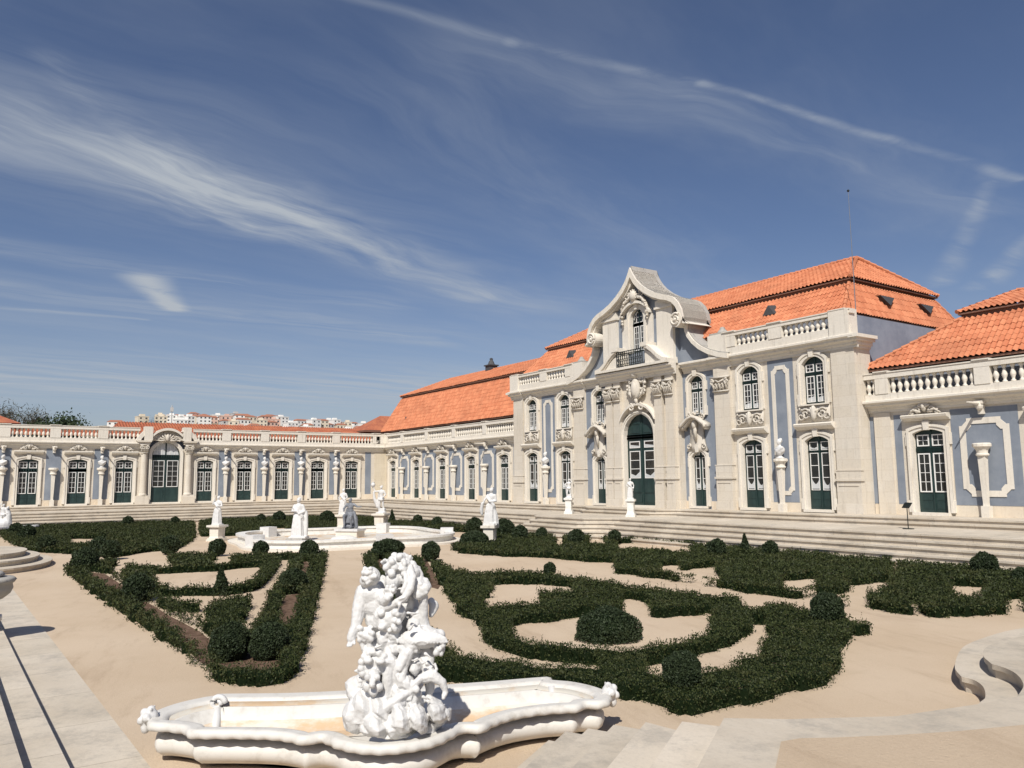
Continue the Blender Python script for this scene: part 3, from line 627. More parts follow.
# ================================================================ PALACE, LEFT WING
wl = thing('palace_wing', 'long single-storey pale stone wing with tall red mansard roof, left of the gabled pavilion', 'building', (0, 0, 0))
doors = [1.463 + 4.839 * k for k in range(5)]; panels = [d + 2.42 for d in doors[:4]]
FR = (.95, .80, 3.95, .24, .30)
wing_bays(wl, doors, panels, 0, 23.4, 1.28, FR, panels, True).obj('wall', 'stone', wl)
MB().box(-.30, 23.4, .33, 8.4, -.2, 6.3).obj('rear_wall', 'grey_plaster', wl)
MB().extr(cornice_prof(), .0, 23.42).obj('cornice', 'trim', wl)
plb = MB()
xs = [0.05] + [v for d in doors for v in (d - .9, d + .9)] + [23.35]
for a, b in zip(xs[::2], xs[1::2]): MB().box(a, b, -.035, .01, 0, .42).obj('plinth', 'plinth', wl)
MB().box(22.45, 23.15, -.10, 0.01, 0, 4.44).obj('pilaster', 'stone', wl); panel(wl, 22.2, .14, .45, 4.3)
hm = cached('herm', herm_mesh)
for p in panels: link('herm_pedestal', hm, wl, (p, -.30, 0))
o1 = balu(wl, .2, 23.42, [.45] + panels + [22.95], 4.985, 5.26, 5.95, 6.22, -.12, 0)
place_balusters([(o1[0], o1[1], o1[2], -.12, 5.26, lambda u: -u)])

def mansard(par, x0, x1, y0, yb, z0, run1, rise1, hl1, hr1, run2, rise2, hl2, hr2, band=.16, east=False, west=False, ov=.18):
    tile_slope('roof', par, (x0, y0, z0), (1, 0, 0), (0, 1, 0), x1 - x0, run1, rise1, hl1, hr1, seedo=1)
    a, b = x0 + (hl1 or 0), x1 - (hr1 or 0); yt, zt = y0 + run1, z0 + rise1
    MB().box(a + .06, b - .06, yt - .02, yb - run1 + .02, zt - .25, zt + band).obj('eave_band', 'tile_edge', par)
    MB().box(a - ov + .03, b + ov - .03, yt - ov + .03, yb - run1 + ov - .03, zt + band, zt + band + .07).obj('eave_board', 'tile_edge', par)
    z2 = zt + band + .08
    tile_slope('upper_roof', par, (a - ov, yt - ov, z2), (1, 0, 0), (0, 1, 0), b - a + 2 * ov, run2 + ov, rise2, hl2 and hl2 + ov, hr2 and hr2 + ov, seedo=2)
    MB().box(x0 + .04, x1 - .04, y0 + .03, yb - .03, z0 - .10, z0 - .01).obj('eave', 'tile_edge', par)
    # rear slopes, plain
    rb = MB(); rl, rr = a - ov + (hl2 or 0), b + ov - (hr2 or 0); yr = yt + run2
    rb.add([(x0, yb, z0), (x1, yb, z0), (b, yb - run1, zt), (a, yb - run1, zt)], [(0, 1, 2, 3)])
    rb.add([(a, yb - run1 + ov, z2), (b, yb - run1 + ov, z2), (rr, yr, z2 + rise2), (rl, yr, z2 + rise2)], [(0, 1, 2, 3)])
    if hl1 and not west: rb.add([(x0, y0, z0), (x0, yb, z0), (a, yb - run1, zt), (a, yt, zt)], [(0, 1, 2, 3)]); rb.add([(a - ov, yt - ov, z2), (a - ov, yb - run1 + ov, z2), (rl, yr, z2 + rise2)], [(0, 1, 2)])
    rb.obj('rear_roof', 'old_tile', par)
    if east:
        tile_slope('side_roof', par, (x1, y0, z0), (0, 1, 0), (-1, 0, 0), yb - y0, hr1, rise1, run1, run1, seedo=3)
        tile_slope('upper_side_roof', par, (b + ov, yt - ov, z2), (0, 1, 0), (-1, 0, 0), yb - y0 - 2 * run1 + 2 * ov, hr2 + ov, rise2, run2 + ov, run2 + ov, seedo=4)
        hipline(par, (x1, y0, z0), (b, yt, zt)); hipline(par, (b + ov, yt - ov, z2), (rr, yr, z2 + rise2)); hipline(par, (b + ov, yb - run1 + ov, z2), (rr, yr, z2 + rise2)); hipline(par, (x1, yb, z0), (b, yb - run1, zt))
    if hl1: hipline(par, (x0, y0, z0), (a, yt, zt)); hipline(par, (a - ov, yt - ov, z2), (rl, yr, z2 + rise2))
    hipline(par, (rl, yr, z2 + rise2), (rr, yr, z2 + rise2))
mansard(wl, -1.56, 24.4, .10, 10.1, 6.50, 1.70, 3.28, 1.25, 0, 3.3, 1.55, 3.9, 0)
b = MB(); b.box(10.7, 11.5, 4.7, 5.5, 11.2, 11.95); b.box(10.6, 11.6, 4.6, 5.6, 11.95, 12.05); b.lathe([(.40, 0), (.30, .12), (.24, .3), (.15, .42), (.14, .52), (.18, .56), (.05, .66)], 10, (11.1, 5.1, 12.05)); b.obj('chimney', 'lead_sheet', wl)
b = MB(); b.add([(2.6, .55, 7.25), (3.2, .55, 7.25), (2.9, .55, 7.75), (2.9, 1.25, 7.75), (2.6, .8, 7.3), (3.2, .8, 7.3)], [(0, 1, 2), (0, 2, 3, 4), (1, 5, 3, 2)]); b.obj('roof_vent', 'lead_sheet', wl)

# ================================================================ PALACE, RIGHT WING
wr = thing('palace_wing', 'near single-storey pale wing with blue framed panels and red roof, right of the pavilion', 'building', (0, 0, 0))
doors = [53.28, 58.12, 62.96, 67.80]; panels = [55.53, 60.37, 65.21, 70.05]
wing_bays(wr, doors, panels, 50.7, 74, 1.29, FR, panels, True).obj('wall', 'stone', wr)
MB().box(50.42, 74, .33, 8.4, -.2, 6.3).obj('rear_wall', 'grey_plaster', wr)
MB().extr(cornice_prof(), 50.69, 74).obj('cornice', 'trim', wr)
plb = MB(); xs = [50.7] + [v for d in doors for v in (d - .9, d + .9)] + [74]
for a, b in zip(xs[::2], xs[1::2]): MB().box(a, b, -.035, .01, 0, .42).obj('plinth', 'plinth', wr)
MB().box(50.93, 51.68, -.10, 0.01, 0, 4.44).obj('pilaster', 'stone', wr); panel(wr, 50.80, .13, .45, 4.3); panel(wr, 51.97, .17, .45, 4.3)
for p in panels: link('herm_pedestal', hm, wr, (p, -.30, 0))
o1 = balu(wr, 50.69, 74, [51.51, 55.75, 60.37, 65.2, 70.], 4.985, 5.26, 5.95, 6.22, -.12, 0, pw=.60)
place_balusters([(o1[0], o1[1], o1[2], -.12, 5.26, lambda u: u)])
mansard(wr, 50.30, 74, .12, 9.1, 6.46, 1.90, 1.98, 3.8, 0, 3.0, 1.15, 1.15, 0, west=False)

# ================================================================ PALACE, CENTRAL PAVILION
pv = thing('palace_pavilion', 'two-storey pavilion with scrolled baroque gable, green arched portal and red hipped roof', 'building', (XC, 0, 0))
YP, YC = -.77, -1.2
W5, W6, NB = 7.69, 11.42, 4.08
for s_ in (-1, 1):
    b = MB()
    def rng(a, c): return (a, c) if s_ > 0 else (-c, -a)
    ops = []
    for w_ in (W5, W6):
        a, c = rng(w_ - .655, w_ + .655); ops.append((a, c, .15, 3.58)); a, c = rng(w_ - .605, w_ + .605); ops.append((a, c, 5.06, 7.34))
    a, c = rng(5.44, 13.63); wallface(b, a, c, 0, 7.42, YP, YP + .34, ops)
    b.obj('wall', 'stone', pv)
for s_ in (-1, 1):
    b = MB()
    a, c = (3.05, 5.44) if s_ > 0 else (-5.44, -2.85)
    wallface(b, a, c, 0.0, 7.42, YP, YP + .34, [(s_ * NB - .51, s_ * NB + .51, .15, 3.08), (s_ * NB - .53, s_ * NB + .53, 5.03, 7.28)])
    b.obj('plaster_wall', 'blue_plaster', pv)
for s_ in (-1, 1): MB().box(min(s_ * 13.355, s_ * 13.625), max(s_ * 13.355, s_ * 13.625), YP + .345, .34, 0, 7.42).obj('wall_return', 'stone', pv)
b = MB(); wallface(b, -2.85, 3.05, 0, 8.05, YC, YC + .5, [(-1.32, 1.24, .12, 5.45)]); b.obj('portal_bay', 'stone', pv)
MB().box(-13.35, 13.35, YP + .36, 10.4, -.2, 9.05).obj('side_wall', 'grey_plaster', pv)
b = MB()
for s_ in (-1, 1):
    xs = [3.06, NB - .78, NB + .78, W5 - .95, W5 + .95, W6 - .95, W6 + .95, 13.6]
    for a, c in zip(xs[::2], xs[1::2]): MB().box(min(a * s_, c * s_), max(a * s_, c * s_), YP - .035, YP + .01, 0, .42).obj('plinth', 'plinth', pv)
for s_ in (-1, 1):
    for w_ in (W5, W6):
        u = s_ * w_
        opening(pv, u, .15, 'tall', 1.25, 3.40, .22, YP, f=.24)
        opening(pv, u, 5.06, 'upper', 1.15, 2.25, .34, YP, f=.22, sill=False)
        link('window_ledge', cached('ledge', lambda: MB().extr([(0, -.12), (-.1, -.12), (-.34, .04), (-.38, .14), (-.3, .20), (0, .22)], -1.02, 1.02).mesh('window_ledge', 'trim')), pv, (u, YP, 3.96))
        link('apron_carving', cached('apron', lambda: carving('apron', 1.75, .85)), pv, (u, YP - .06, 4.16))
        link('sill', cached('sillm', lambda: MB().box(-.82, .82, -.20, .12, -.07, .0).mesh('sill', 'trim')), pv, (u, YP, 5.055))
    u = s_ * NB
    opening(pv, u, .15, 'tall', .96, 2.92 + .0, .30, YP, f=.20)
    opening(pv, u, 5.03, 'upper', 1.0, 2.2, .32, YP, f=.18, sill=False)
    link('window_hood', cached('hood', lambda: carving('hood', 1.8, 1.)), pv, (u, YP, 4.42))
    # blue panel with stone ring and herm
    panel(pv, s_ * 9.55, .74, .45, 7.41, (.52, .79, 7.11, .20, .22), YP)
    link('herm_pedestal', hm, pv, (s_ * 9.55, YP - .32, 0)).scale = (1, 1, .87)
opening(pv, -.04, .12, 'portal', 2.50, 5.30, 1.25, YC, f=.15, proj=.16, ears=False, key=False)
link('cartouche', cached('cart', lambda: carving('cartouche', 2, 1.75)), pv, (0, YC, 6.25))
b = MB(); c = [(x, z) for x, z in arch(2.9, 6.05, .9, 13)]; b.ring([(x, z - .14) for x, z in c], c, YC - .34, YC); 
for s_ in (-1, 1): scroll(b, s_ * .42, 5.80, .22, YC - .3, 1.3, s_, .06, 1.5)
b.obj('hood_moulding', 'trim', pv)
capm = cached('cap', lambda: carving('capital', .62, .88)); capm2 = cached('cap2', lambda: carving('capital', 1.05, .80))
def pilaster(u, w_, y, capmesh, caph, zc, ztop, ped=1.60, ped2=2.28, pr=.13):
    b = MB()
    b.box(u - w_ / 2 - .05, u + w_ / 2 + .05, y - pr - .11, y, .0, .42); b.box(u - w_ / 2 - .01, u + w_ / 2 + .01, y - pr - .07, y, .42, ped)
    b.box(u - w_ / 2 - .07, u + w_ / 2 + .07, y - pr - .14, y, ped, ped + .10); b.box(u - w_ / 2 - .03, u + w_ / 2 + .03, y - pr - .06, y, ped + .10, ped2)
    b.box(u - w_ / 2 - .06, u + w_ / 2 + .06, y - pr - .08, y, ped2, ped2 + .05); b.box(u - w_ / 2, u + w_ / 2, y - pr, y, ped2 + .05, ztop)
    b.box(u - w_ / 2 + .10, u + w_ / 2 - .10, y - pr - .10, y - pr - .07, ped - .22, ped - .16)
    o = b.obj('pilaster', 'stone', pv)
    if capmesh: link('capital', capmesh, o, (u, y - pr, zc))
for s_ in (-1, 1):
    [pilaster(u_, .60, YC, capm, .88, 6.27, 7.42, pr=.24) for u_ in ((1.74, 2.62) if s_ > 0 else (-1.74, -2.46))]
    pilaster(s_ * 5.98, 1.04, YP, capm2, .8, 6.15, 7.42, pr=.20)
    pilaster(s_ * 13.03, 1.18, YP, None, 0, 0, 7.42, 1.45, 1.9)
# entablature: cornice with returns and breaks
b = MB(); cp = cornice_prof(1, .45, 7.42, 8.02)
for a, c, y in [(-13.7, -3.2, YP), (3.2, 13.7, YP), (-3.22, 3.22, YC - .22), (-13.85, -12.3, YP - .08), (12.3, 13.85, YP - .08), (-6.65, -5.3, YP - .08), (5.3, 6.65, YP - .08)]:
    b.extr([(y + p[0] + .0, p[1] + (.003 if y != YP else 0)) for p in cp] , a, c)

for s_ in (-1, 1):
    for p_, za, zb in ((.10, 7.42, 7.55), (.20, 7.55, 7.72), (.34, 7.72, 7.84), (.46, 7.84, 7.99)): x0, x1 = sorted((s_ * 13.60, s_ * (13.60 + p_))); b.box(x0, x1, YP - .06 - p_, .34, za, zb)
b.obj('cornice', 'trim', pv)
runs = []
for s_ in (-1, 1):
    a, c = (6.45, 13.70) if s_ > 0 else (-13.70, -6.45)
    runs.append(balu(pv, a, c, [s_ * 13.05, s_ * 9.62, s_ * 6.75], 8.03, 8.42, 8.98, 9.19, -.95, 0, pw=.72 if 0 else .78))
place_balusters([(r_[0], r_[1], r_[2], -.95, 8.42, lambda u: -u) for r_ in runs])
for s_ in (-1, 1):
    MB().box(s_ * 13.13 - .5, s_ * 13.13 + .5, -1.2, -.5, 8.035, 9.2).obj('corner_block', 'trim', pv)
    b = MB(); b.box(s_ * 5.95 - .55, s_ * 5.95 + .55, -1.1, -.2, 9.19, 9.30); b.lathe([(.32, 0), (.22, .16), (.16, .2), (.13, .32), (.03, .36)], 10, (s_ * 5.95, -.65, 9.30)); b.obj('parapet_finial', 'cap_stone', pv)
    MB().box(s_ * 5.95 - .62, s_ * 5.95 + .62, -1.16, -.45, 8.035, 9.188).obj('parapet_block', 'trim', pv)
mansard(pv, -12.95, 12.95, -.40, 10.8, 9.27, 1.72, 1.72, .75, .75, 3.9, 2.05, 2.1, 2.1, east=True)
def vent(par, p, U, N, s_=.42):
    p, U, N = Vector(p), Vector(U), Vector(N); b = MB(); z = Vector((0, 0, 1))
    f = [p - U * s_, p + U * s_, p + z * s_ * 1.0 + U * s_ * .9 * 0, ]
    q = [p - U * s_ + z * .35 * 0 + N * .0, p + U * s_, p + z * .55 - N * 0]
    b.add([p - U * s_ + z * .42 + N * .10, p + U * s_ + z * .42 + N * .10, p + N * .25 - z * .06, p + N * .25 + z * .0, p - U * (s_ + .1) + z * .5 - N * .9, p + U * (s_ + .1) + z * .5 - N * .9, p - z * .1 - N * .5], [(0, 1, 2), (0, 4, 5, 1), (0, 2, 6, 4), (1, 5, 6, 2)])
    b.obj('roof_vent', 'lead_sheet', par)
def dormer(par, p, U, N, w_=.38, h=.5):
    p, U, N = Vector(p), Vector(U), Vector(N); z = Vector((0, 0, 1)); b = MB(); ap = p + z * h
    b.add([p - U * w_ + N * .1, p + U * w_ + N * .1, ap + N * .12, ap - N * .75 + z * .12, p - U * w_ - N * .35, p + U * w_ - N * .35], [(0, 1, 2), (0, 2, 3, 4), (1, 5, 3, 2)]); b.obj('roof_vent', 'lead_sheet', par)
dormer(pv, (8.3, .28, 9.98), (1, 0, 0), (0, -1, 0)); dormer(pv, (-8.3, .28, 9.98), (1, 0, 0), (0, -1, 0))
for y in (3.7, 7.4): vent(pv, (12.62, y, 10.08), (0, 1, 0), (1, 0, 0), .62)
# gable
PR = [(0, 14.15), (.22, 13.72), (.5, 13.32), (.85, 12.96), (1.3, 12.62), (1.9, 12.27), (2.5, 12.03), (3.05, 11.86), (3.45, 11.66), (3.8, 11.32), (4.02, 10.9), (4.12, 10.45), (4.06, 10.08), (4.02, 9.8), (4.15, 9.5), (4.45, 9.12), (4.9, 8.75), (5.5, 8.43), (6.1, 8.22), (6.75, 8.08)]
def offs(P_, dd):
    out = []
    for i, p in enumerate(P_):
        a = Vector(P_[max(0, i - 1)]); c = Vector(P_[min(len(P_) - 1, i + 1)]); t = (c - a).normalized(); n = Vector((-t.y, t.x)) * (-1)
        out.append((p[0] - (-n.x) * 0 + n.x * dd, p[1] + n.y * dd))
    return out
def inner(P_, dd):   # move toward the inside (down / toward axis)
    o = offs(P_, dd); o2 = offs(P_, -dd)
    return [a if (a[1] < p[1] or abs(a[0]) < abs(p[0])) and not (b_[1] < p[1] - 1e-9 and a[1] > p[1]) else b_ for p, a, b_ in zip(P_, o, o2)]
up, lowc = PR[:13], PR[12:]
b = MB(); cap_ = MB(); bw = MB()
for s_ in (-1, 1):
    q = [(s_ * max(p[0], 0), p[1]) for p in up]
    inn = [(s_ * max(0, x), z) for x, z in inner(up, .30)]; inn[0] = (0, up[0][1] - .52)
    inn2 = [(s_ * max(0, x), z) for x, z in inner(up, .42)]; inn2[0] = (0, up[0][1] - .80)
    b.ring(inn, q, -1.72, .25); b.ring(inn2, inn, -1.52, .2)
    out = [(s_ * max(0, x), z) for x, z in inner(up, -.07)]; out[0] = (0, up[0][1] + .12)
    cap_.ring(q, out, -1.60, .55); 
    ql = [(s_ * p[0], p[1]) for p in lowc]; il = [(s_ * x, z) for x, z in inner(lowc, .26)]
    lowin = [(s_ * (p[0] - .20 * (1 - i / 7)), p[1] - .26 * (i / 7) ** .5 if i else p[1]) for i, p in enumerate(lowc)]
    b.ring(lowin, ql, -1.34, .15); cap_.ring(ql, [(x + s_ * .03, z + .06) for x, z in ql], -1.24, .3)
    # scroll discs
    n = 20; disc = [(s_ * 3.62 + .42 * math.cos(2 * math.pi * i / n), 10.36 + .42 * math.sin(2 * math.pi * i / n)) for i in range(n)]
    b.prism(disc, -1.74, .1); scroll(b, s_ * 3.62, 10.36, .36, -1.78, 1.7, s_, .07, .8); b.ball((s_ * 3.62, -1.78, 10.36), .10)
    # plaster behind the lower sweeps
    poly = [(s_ * 3.9, 8.03)] + [(s_ * p[0] - s_ * .1, p[1] - .1) for p in lowc if p[0] < 6.8] + [(s_ * 6.6, 8.03)]
    bw.prism([(s_ * 3.0, 8.03), (s_ * 3.0, 11.7), (s_ * 3.45, 11.5), (s_ * 3.85, 11.0), (s_ * 3.95, 10.4), (s_ * 3.9, 9.7)] + [(s_ * (p[0] - .08), p[1] - .12) for p in lowc[2:-1]] + [(s_ * 6.5, 8.03)], -.86, .2)
    # central gable wall
    a = [(s_ * .58, 8.03), (s_ * .58, 12.9), (s_ * .95, 12.62), (s_ * 1.45, 12.3), (s_ * 2.1, 11.98), (s_ * 3.02, 11.72), (s_ * 3.02, 8.03)]
    bw.prism(a, -1.14, .2)
bw.prism([(-.58, 11.64), (.58, 11.64), (.58, 12.9), (0, 13.5), (-.58, 12.9)], -1.14, .2); bw.box(-.58, .58, -1.14, .2, 8.03, 9.10)
bw.obj('gable_wall', 'blue_plaster', pv); b.obj('gable_moulding', 'trim', pv); cap_.obj('gable_coping', 'cap_stone', pv)
for s_ in (-1, 1):
    b = MB()
    x0, x1 = sorted((s_ * 1.72, s_ * 2.98)); b.box(x0, x1, -1.34, -1.10, 8.03, 11.30); b.box(x0 - .08, x1 + .08, -1.44, -1.08, 11.30, 11.42); b.box(x0 - .03, x1 + .03, -1.38, -1.1, 11.42, 11.78); b.box(x0 - .06, x1 + .06, -1.40, -1.1, 8.03, 8.4)
    b.obj('gable_pilaster', 'trim', pv); MB().box(min(s_ * .82, s_ * 1.3), max(s_ * .82, s_ * 1.3), -1.24, -1.1, 8.03, 11.2).obj('jamb', 'trim', pv)
opening(pv, 0, 9.10, 'gable', 1.12, 2.58, .56, -1.14, f=.26, sill=False, ears=False)
b = MB(); c = arch(2.5, 12.15, .75, 13); b.ring([(x, z - .16) for x, z in c], c, -1.50, -1.12); b.obj('window_hood', 'trim', pv)
link('gable_carving', cached('garl', lambda: carving('garland', 2, 1.15)), pv, (0, -1.2, 11.95))
# balcony
MB().box(-3.0, 3.0, -1.98, -1.15, 8.06, 8.20).obj('balcony_slab', 'trim', pv)
for s_ in (-1, 1):
    b = MB()
    c = [(s_ * 1.12, 9.42), (s_ * 1.45, 9.30), (s_ * 1.85, 9.02), (s_ * 2.3, 8.62), (s_ * 2.7, 8.38), (s_ * 3.12, 8.28)]
    b.ring([(x, z - .24) for x, z in c], c, -1.96, -1.16); b.ring([(x, z - .34) for x, z in c[:-1]], [(x, z - .24) for x, z in c[:-1]], -1.86, -1.2)
    b.prism([(s_ * 1.15, 8.2), (s_ * 1.15, 9.05), (s_ * 1.8, 8.68), (s_ * 2.2, 8.35), (s_ * 2.5, 8.2)], -1.78, -1.16); b.box(min(s_ * 1.02, s_ * 1.5), max(s_ * 1.02, s_ * 1.5), -2.0, -1.16, 9.20, 9.44)
    b.obj('broken_pediment', 'trim', pv)
b = MB()
def rail(p0, p1):
    p0, p1 = Vector(p0), Vector(p1); L = (p1 - p0).length; n = max(2, int(L / .17)); u = (p1 - p0) / L
    for z in (8.26, 9.12, 8.98): b.tube([p0 + Vector((0, 0, z)), p1 + Vector((0, 0, z))], .028, 6)
    for i in range(n + 1):
        c = p0 + (p1 - p0) * i / n; b.tube([c + Vector((0, 0, 8.22)), c + Vector((0, 0, 9.12))], .024, 5)
        if i < n:
            m_ = p0 + (p1 - p0) * (i + .5) / n
            for zc in (8.47, 8.78):
                b.tube([m_ + u * .07 * math.cos(t) + Vector((0, -.01, zc + .13 * math.sin(t))) for t in [2 * math.pi * j / 8 for j in range(9)]], .022, 4)
rail((-1.1, -1.93, 0), (1.1, -1.93, 0)); b.obj('balcony_railing', 'iron', pv)

# ================================================================ END RANGE (rotated: local x = world y)
er = thing('palace_range', 'low pale stone range with an arched portal, closing the far left end of the garden', 'building', (0, 0, 0), R(90))
D = [-3.666 - 3.332 * k for k in range(5)]; AX = -20.13; D2 = [AX - 3.138 - 3.332 * k for k in range(5)]
doors = D + D2
panels = [(D[k] + D[k + 1]) / 2 for k in range(4)] + [(D2[k] + D2[k + 1]) / 2 for k in range(4)]
wing_bays(er, doors, [], 0, 0, .5, None, panels, True)
for ua, ub in ((-42, AX - 1.16), (AX + 1.16, 0)):
    b = MB(); wallface(b, ua, ub, 0, 4.5, 0, .32, [(d - .68, d + .68, .12, .12 + DOOR_H + .03) for d in doors if ua < d < ub]); b.obj('wall', 'stone', er)
MB().box(-42, AX - 1.5, 0, .32, 4.502, 4.99).obj('frieze', 'stone', er); MB().box(AX + 1.5, 0, 0, .32, 4.502, 4.99).obj('frieze', 'stone', er)
MB().box(-1.32, -.02, -.035, .0, 0, 4.44).obj('corner_pier', 'warm_wall', er)
for p in panels: panel(er, p, .52, .45, 4.42)
panel(er, -1.97, .30, .45, 4.42)
MB().box(-42, 0, .33, 4.5, -.2, 5.35).obj('rear_wall', 'grey_plaster', er)
b = MB(); b.extr(cornice_prof(1, .42), -42, AX - 1.45); b.extr(cornice_prof(1, .42), AX + 1.45, -.4); b.obj('cornice', 'trim', er)
b = MB(); xs = sorted([-42, -.05] + [v for d in doors for v in (d - .88, d + .88)] + [AX - 1.3, AX + 1.3])
for a, c in zip(xs[::2], xs[1::2]): MB().box(a, c, -.04, .01, 0, .42).obj('plinth', 'plinth', er)
for p in panels: link('herm_pedestal', hm, er, (p, -.30, 0))
oa = balu(er, -42, AX - 2.1, [p for p in panels if p < AX] + [-41.5], 4.985, 5.26, 5.95, 6.22, -.12, 0, pw=.72)
ob = balu(er, AX + 2.1, -.3, [p for p in panels if p > AX] + [-1.2], 4.985, 5.26, 5.95, 6.22, -.12, 0, pw=.72)
place_balusters([(oa[0], oa[1], oa[2], -.12, 5.26, lambda u: -u), (ob[0], ob[1], ob[2], -.12, 5.26, lambda u: -u)])
MB().box(-1.6, -.3, -.31, .1, 5.262, 5.948).obj('corner_block', 'trim', er)
opening(er, AX, .1, 'portal_small', 2.2, 4.92, 1.10, -.02, f=.22, proj=.14, ears=False, key=False)
for s_ in (-1, 1):
    b = MB()
    u = AX + s_ * 1.78
    b.box(u - .50, u + .50, -.62, 0, 0, .55); b.box(u - .42, u + .42, -.56, 0, .55, .68)
    b.lathe([(.33, .68), (.33, .78), (.27, .84), (.26, 1.5), (.225, 4.05), (.26, 4.08)], 14, (u - s_ * .05, -.28, 0)); b.box(u - .33, u + .38, -.14, 0, .68, 4.1)
    b.box(u - .46, u + .46, -.62, 0, 4.86, 5.02); b.box(u - .52, u + .52, -.74, 0, 5.02, 5.16)
    b.obj('column', 'stone', er)
for s_ in (-1, 1): link('capital', cached('cap3', lambda: carving('capital', .55, .72)), er, (AX + s_ * 1.75, -.42, 4.12))
b = MB(); c = arch(2.3, 6.22, .55, 13); c = [(x + AX, z) for x, z in c]; b.ring([(x, z - .20) for x, z in c], c, -.62, .1)
for s_ in (-1, 1):
    q = [(AX + s_ * x, z) for x, z in [(1.30, 6.14), (1.55, 6.12), (1.95, 5.86), (2.25, 5.50), (2.42, 5.16)]]
    b.ring([(x - s_ * .24, z - .2) for x, z in q], q, -.60, .1); b.box(AX + s_ * 1.5 - .32, AX + s_ * 1.5 + .32, -.66, .1, 5.165, 6.30)
b.prism([(AX - 1.3, 5.165), (AX + 1.3, 5.165), (AX + 1.2, 5.75), (AX, 6.05), (AX - 1.2, 5.75)], -.12, .12); b.obj('pediment', 'trim', er)
link('shell_carving', cached('shell', lambda: carving('shell', 2., .85)), er, (AX, -.12, 5.12))
tile_slope('roof', er, (-24.5, .5, 5.45), (1, 0, 0), (0, 1, 0), 26, 3.9, 1.50, 1.2, 0, 'old_tile', seedo=6)
tile_slope('lower_roof', er, (-42, .5, 5.42), (1, 0, 0), (0, 1, 0), 17.4, 3.0, .72, 0, 0, 'old_tile', seedo=7)
MB().add([(-24.5, .5, 5.4), (1.5, .5, 5.4), (1.5, 8.3, 5.4), (-24.5, 8.3, 5.4), (-23.3, 4.4, 6.94), (1.5, 4.4, 6.94)], [(0, 4, 3), (3, 4, 5, 2)]).obj('rear_roof', 'old_tile', er)
MB().add([(-50, 2.5, 6.5), (-30.5, 2.5, 6.5), (-30.5, 9, 6.5), (-50, 9, 6.5), (-34, 5.5, 8.1), (-48, 5.5, 8.1)], [(0, 1, 4, 5), (1, 2, 4), (2, 3, 5, 4), (3, 0, 5), (0, 3, 2, 1)]).obj('hipped_roof', 'old_tile', er)
MB().add([(-1.6, 1.6, 6.7), (2.5, 1.6, 6.7), (2.5, 6.0, 6.7), (-1.6, 6.0, 6.7), (.8, 3.4, 8.3), (2.5, 3.4, 8.3)], [(0, 1, 5, 4), (3, 0, 4), (2, 3, 4, 5), (0, 3, 2, 1)]).obj('corner_roof', 'old_tile', er)
MB().box(-1.7, 2.5, 1.5, 6.1, 6.5, 6.68).obj('corner_eave', 'tile_edge', er)

# antenna and signboard
an = thing('lightning_rod', 'thin tall metal rod rising beside the pavilion corner into the sky', 'rod', (50.52, -.30, 6.9))
MB().tube([(0, 0, 0), (0, 0, 4.2), (.0, 0, 8.0)], [.022, .018, .012], 6).obj('mast', 'steel', an)
MB().ball((0, 0, 8.0), .06).obj('tip', 'iron', an); b = MB(); b.box(-.14, .04, -.03, .03, .25, .30); b.box(-.14, .04, -.03, .03, 2.0, 2.05); b.obj('wall_clamp', 'iron', an)
sg = thing('signboard', 'small dark tilted sign on a thin post, before the near wing door', 'sign', (54.4, -4.0, -.34), R(-20))
MB().lathe([(.26, 0), (.26, .03), (.05, .05)], 16).obj('base_plate', 'iron', sg); MB().tube([(0, 0, .03), (0, 0, 1.12)], .022, 8).obj('post', 'iron', sg)
b = MB(); b.add([(-.24, -.10, 1.02), (.24, -.10, 1.02), (.24, .10, 1.27), (-.24, .10, 1.27), (-.24, -.08, 1.00), (.24, -.08, 1.00), (.24, .12, 1.25), (-.24, .12, 1.25)], [(0, 1, 2, 3), (4, 7, 6, 5), (0, 4, 5, 1), (1, 5, 6, 2), (2, 6, 7, 3), (3, 7, 4, 0)]); b.obj('sign_panel', 'iron', sg)

sg.scale = (.78, .78, .78)
# ================================================================ GARDEN
def rnp(seed): return np.random.RandomState(seed)
def inside(X, Y, poly):
    m_ = np.zeros(X.shape, bool); n = len(poly)
    for i in range(n):
        x1, y1 = poly[i]; x2, y2 = poly[(i + 1) % n]
        if y1 == y2: continue
        m_ ^= ((y1 > Y) != (y2 > Y)) & (X < (x2 - x1) * (Y - y1) / (y2 - y1) + x1)
    return m_
CAMXY = np.array([71.09, -33.33])
def leaves(rs, C, N, size, asp=.45):
    """one diamond leaf per centre C (n,3), facing roughly N; size (n,)"""
    n = len(C); A = rs.normal(size=(n, 3)); A += N * .0; A[:, 2] += .9; A /= np.linalg.norm(A, axis=1, keepdims=True)
    B = np.cross(A, rs.normal(size=(n, 3))); B /= np.linalg.norm(B, axis=1, keepdims=True)
    s_ = size[:, None]; V = np.stack([C - A * s_, C + B * s_ * asp, C + A * s_, C - B * s_ * asp], 1).reshape(-1, 3); return V
def quads_mesh(name, V, m):
    me = bpy.data.meshes.new(name); n = len(V) // 4
    me.vertices.add(len(V)); me.vertices.foreach_set('co', V.astype(np.float32).ravel()); me.loops.add(n * 4); me.loops.foreach_set('vertex_index', np.arange(n * 4, dtype=np.int32))
    me.polygons.add(n); me.polygons.foreach_set('loop_start', np.arange(0, n * 4, 4, dtype=np.int32)); me.update(calc_edges=True); me.materials.append(MATS[m]); return me
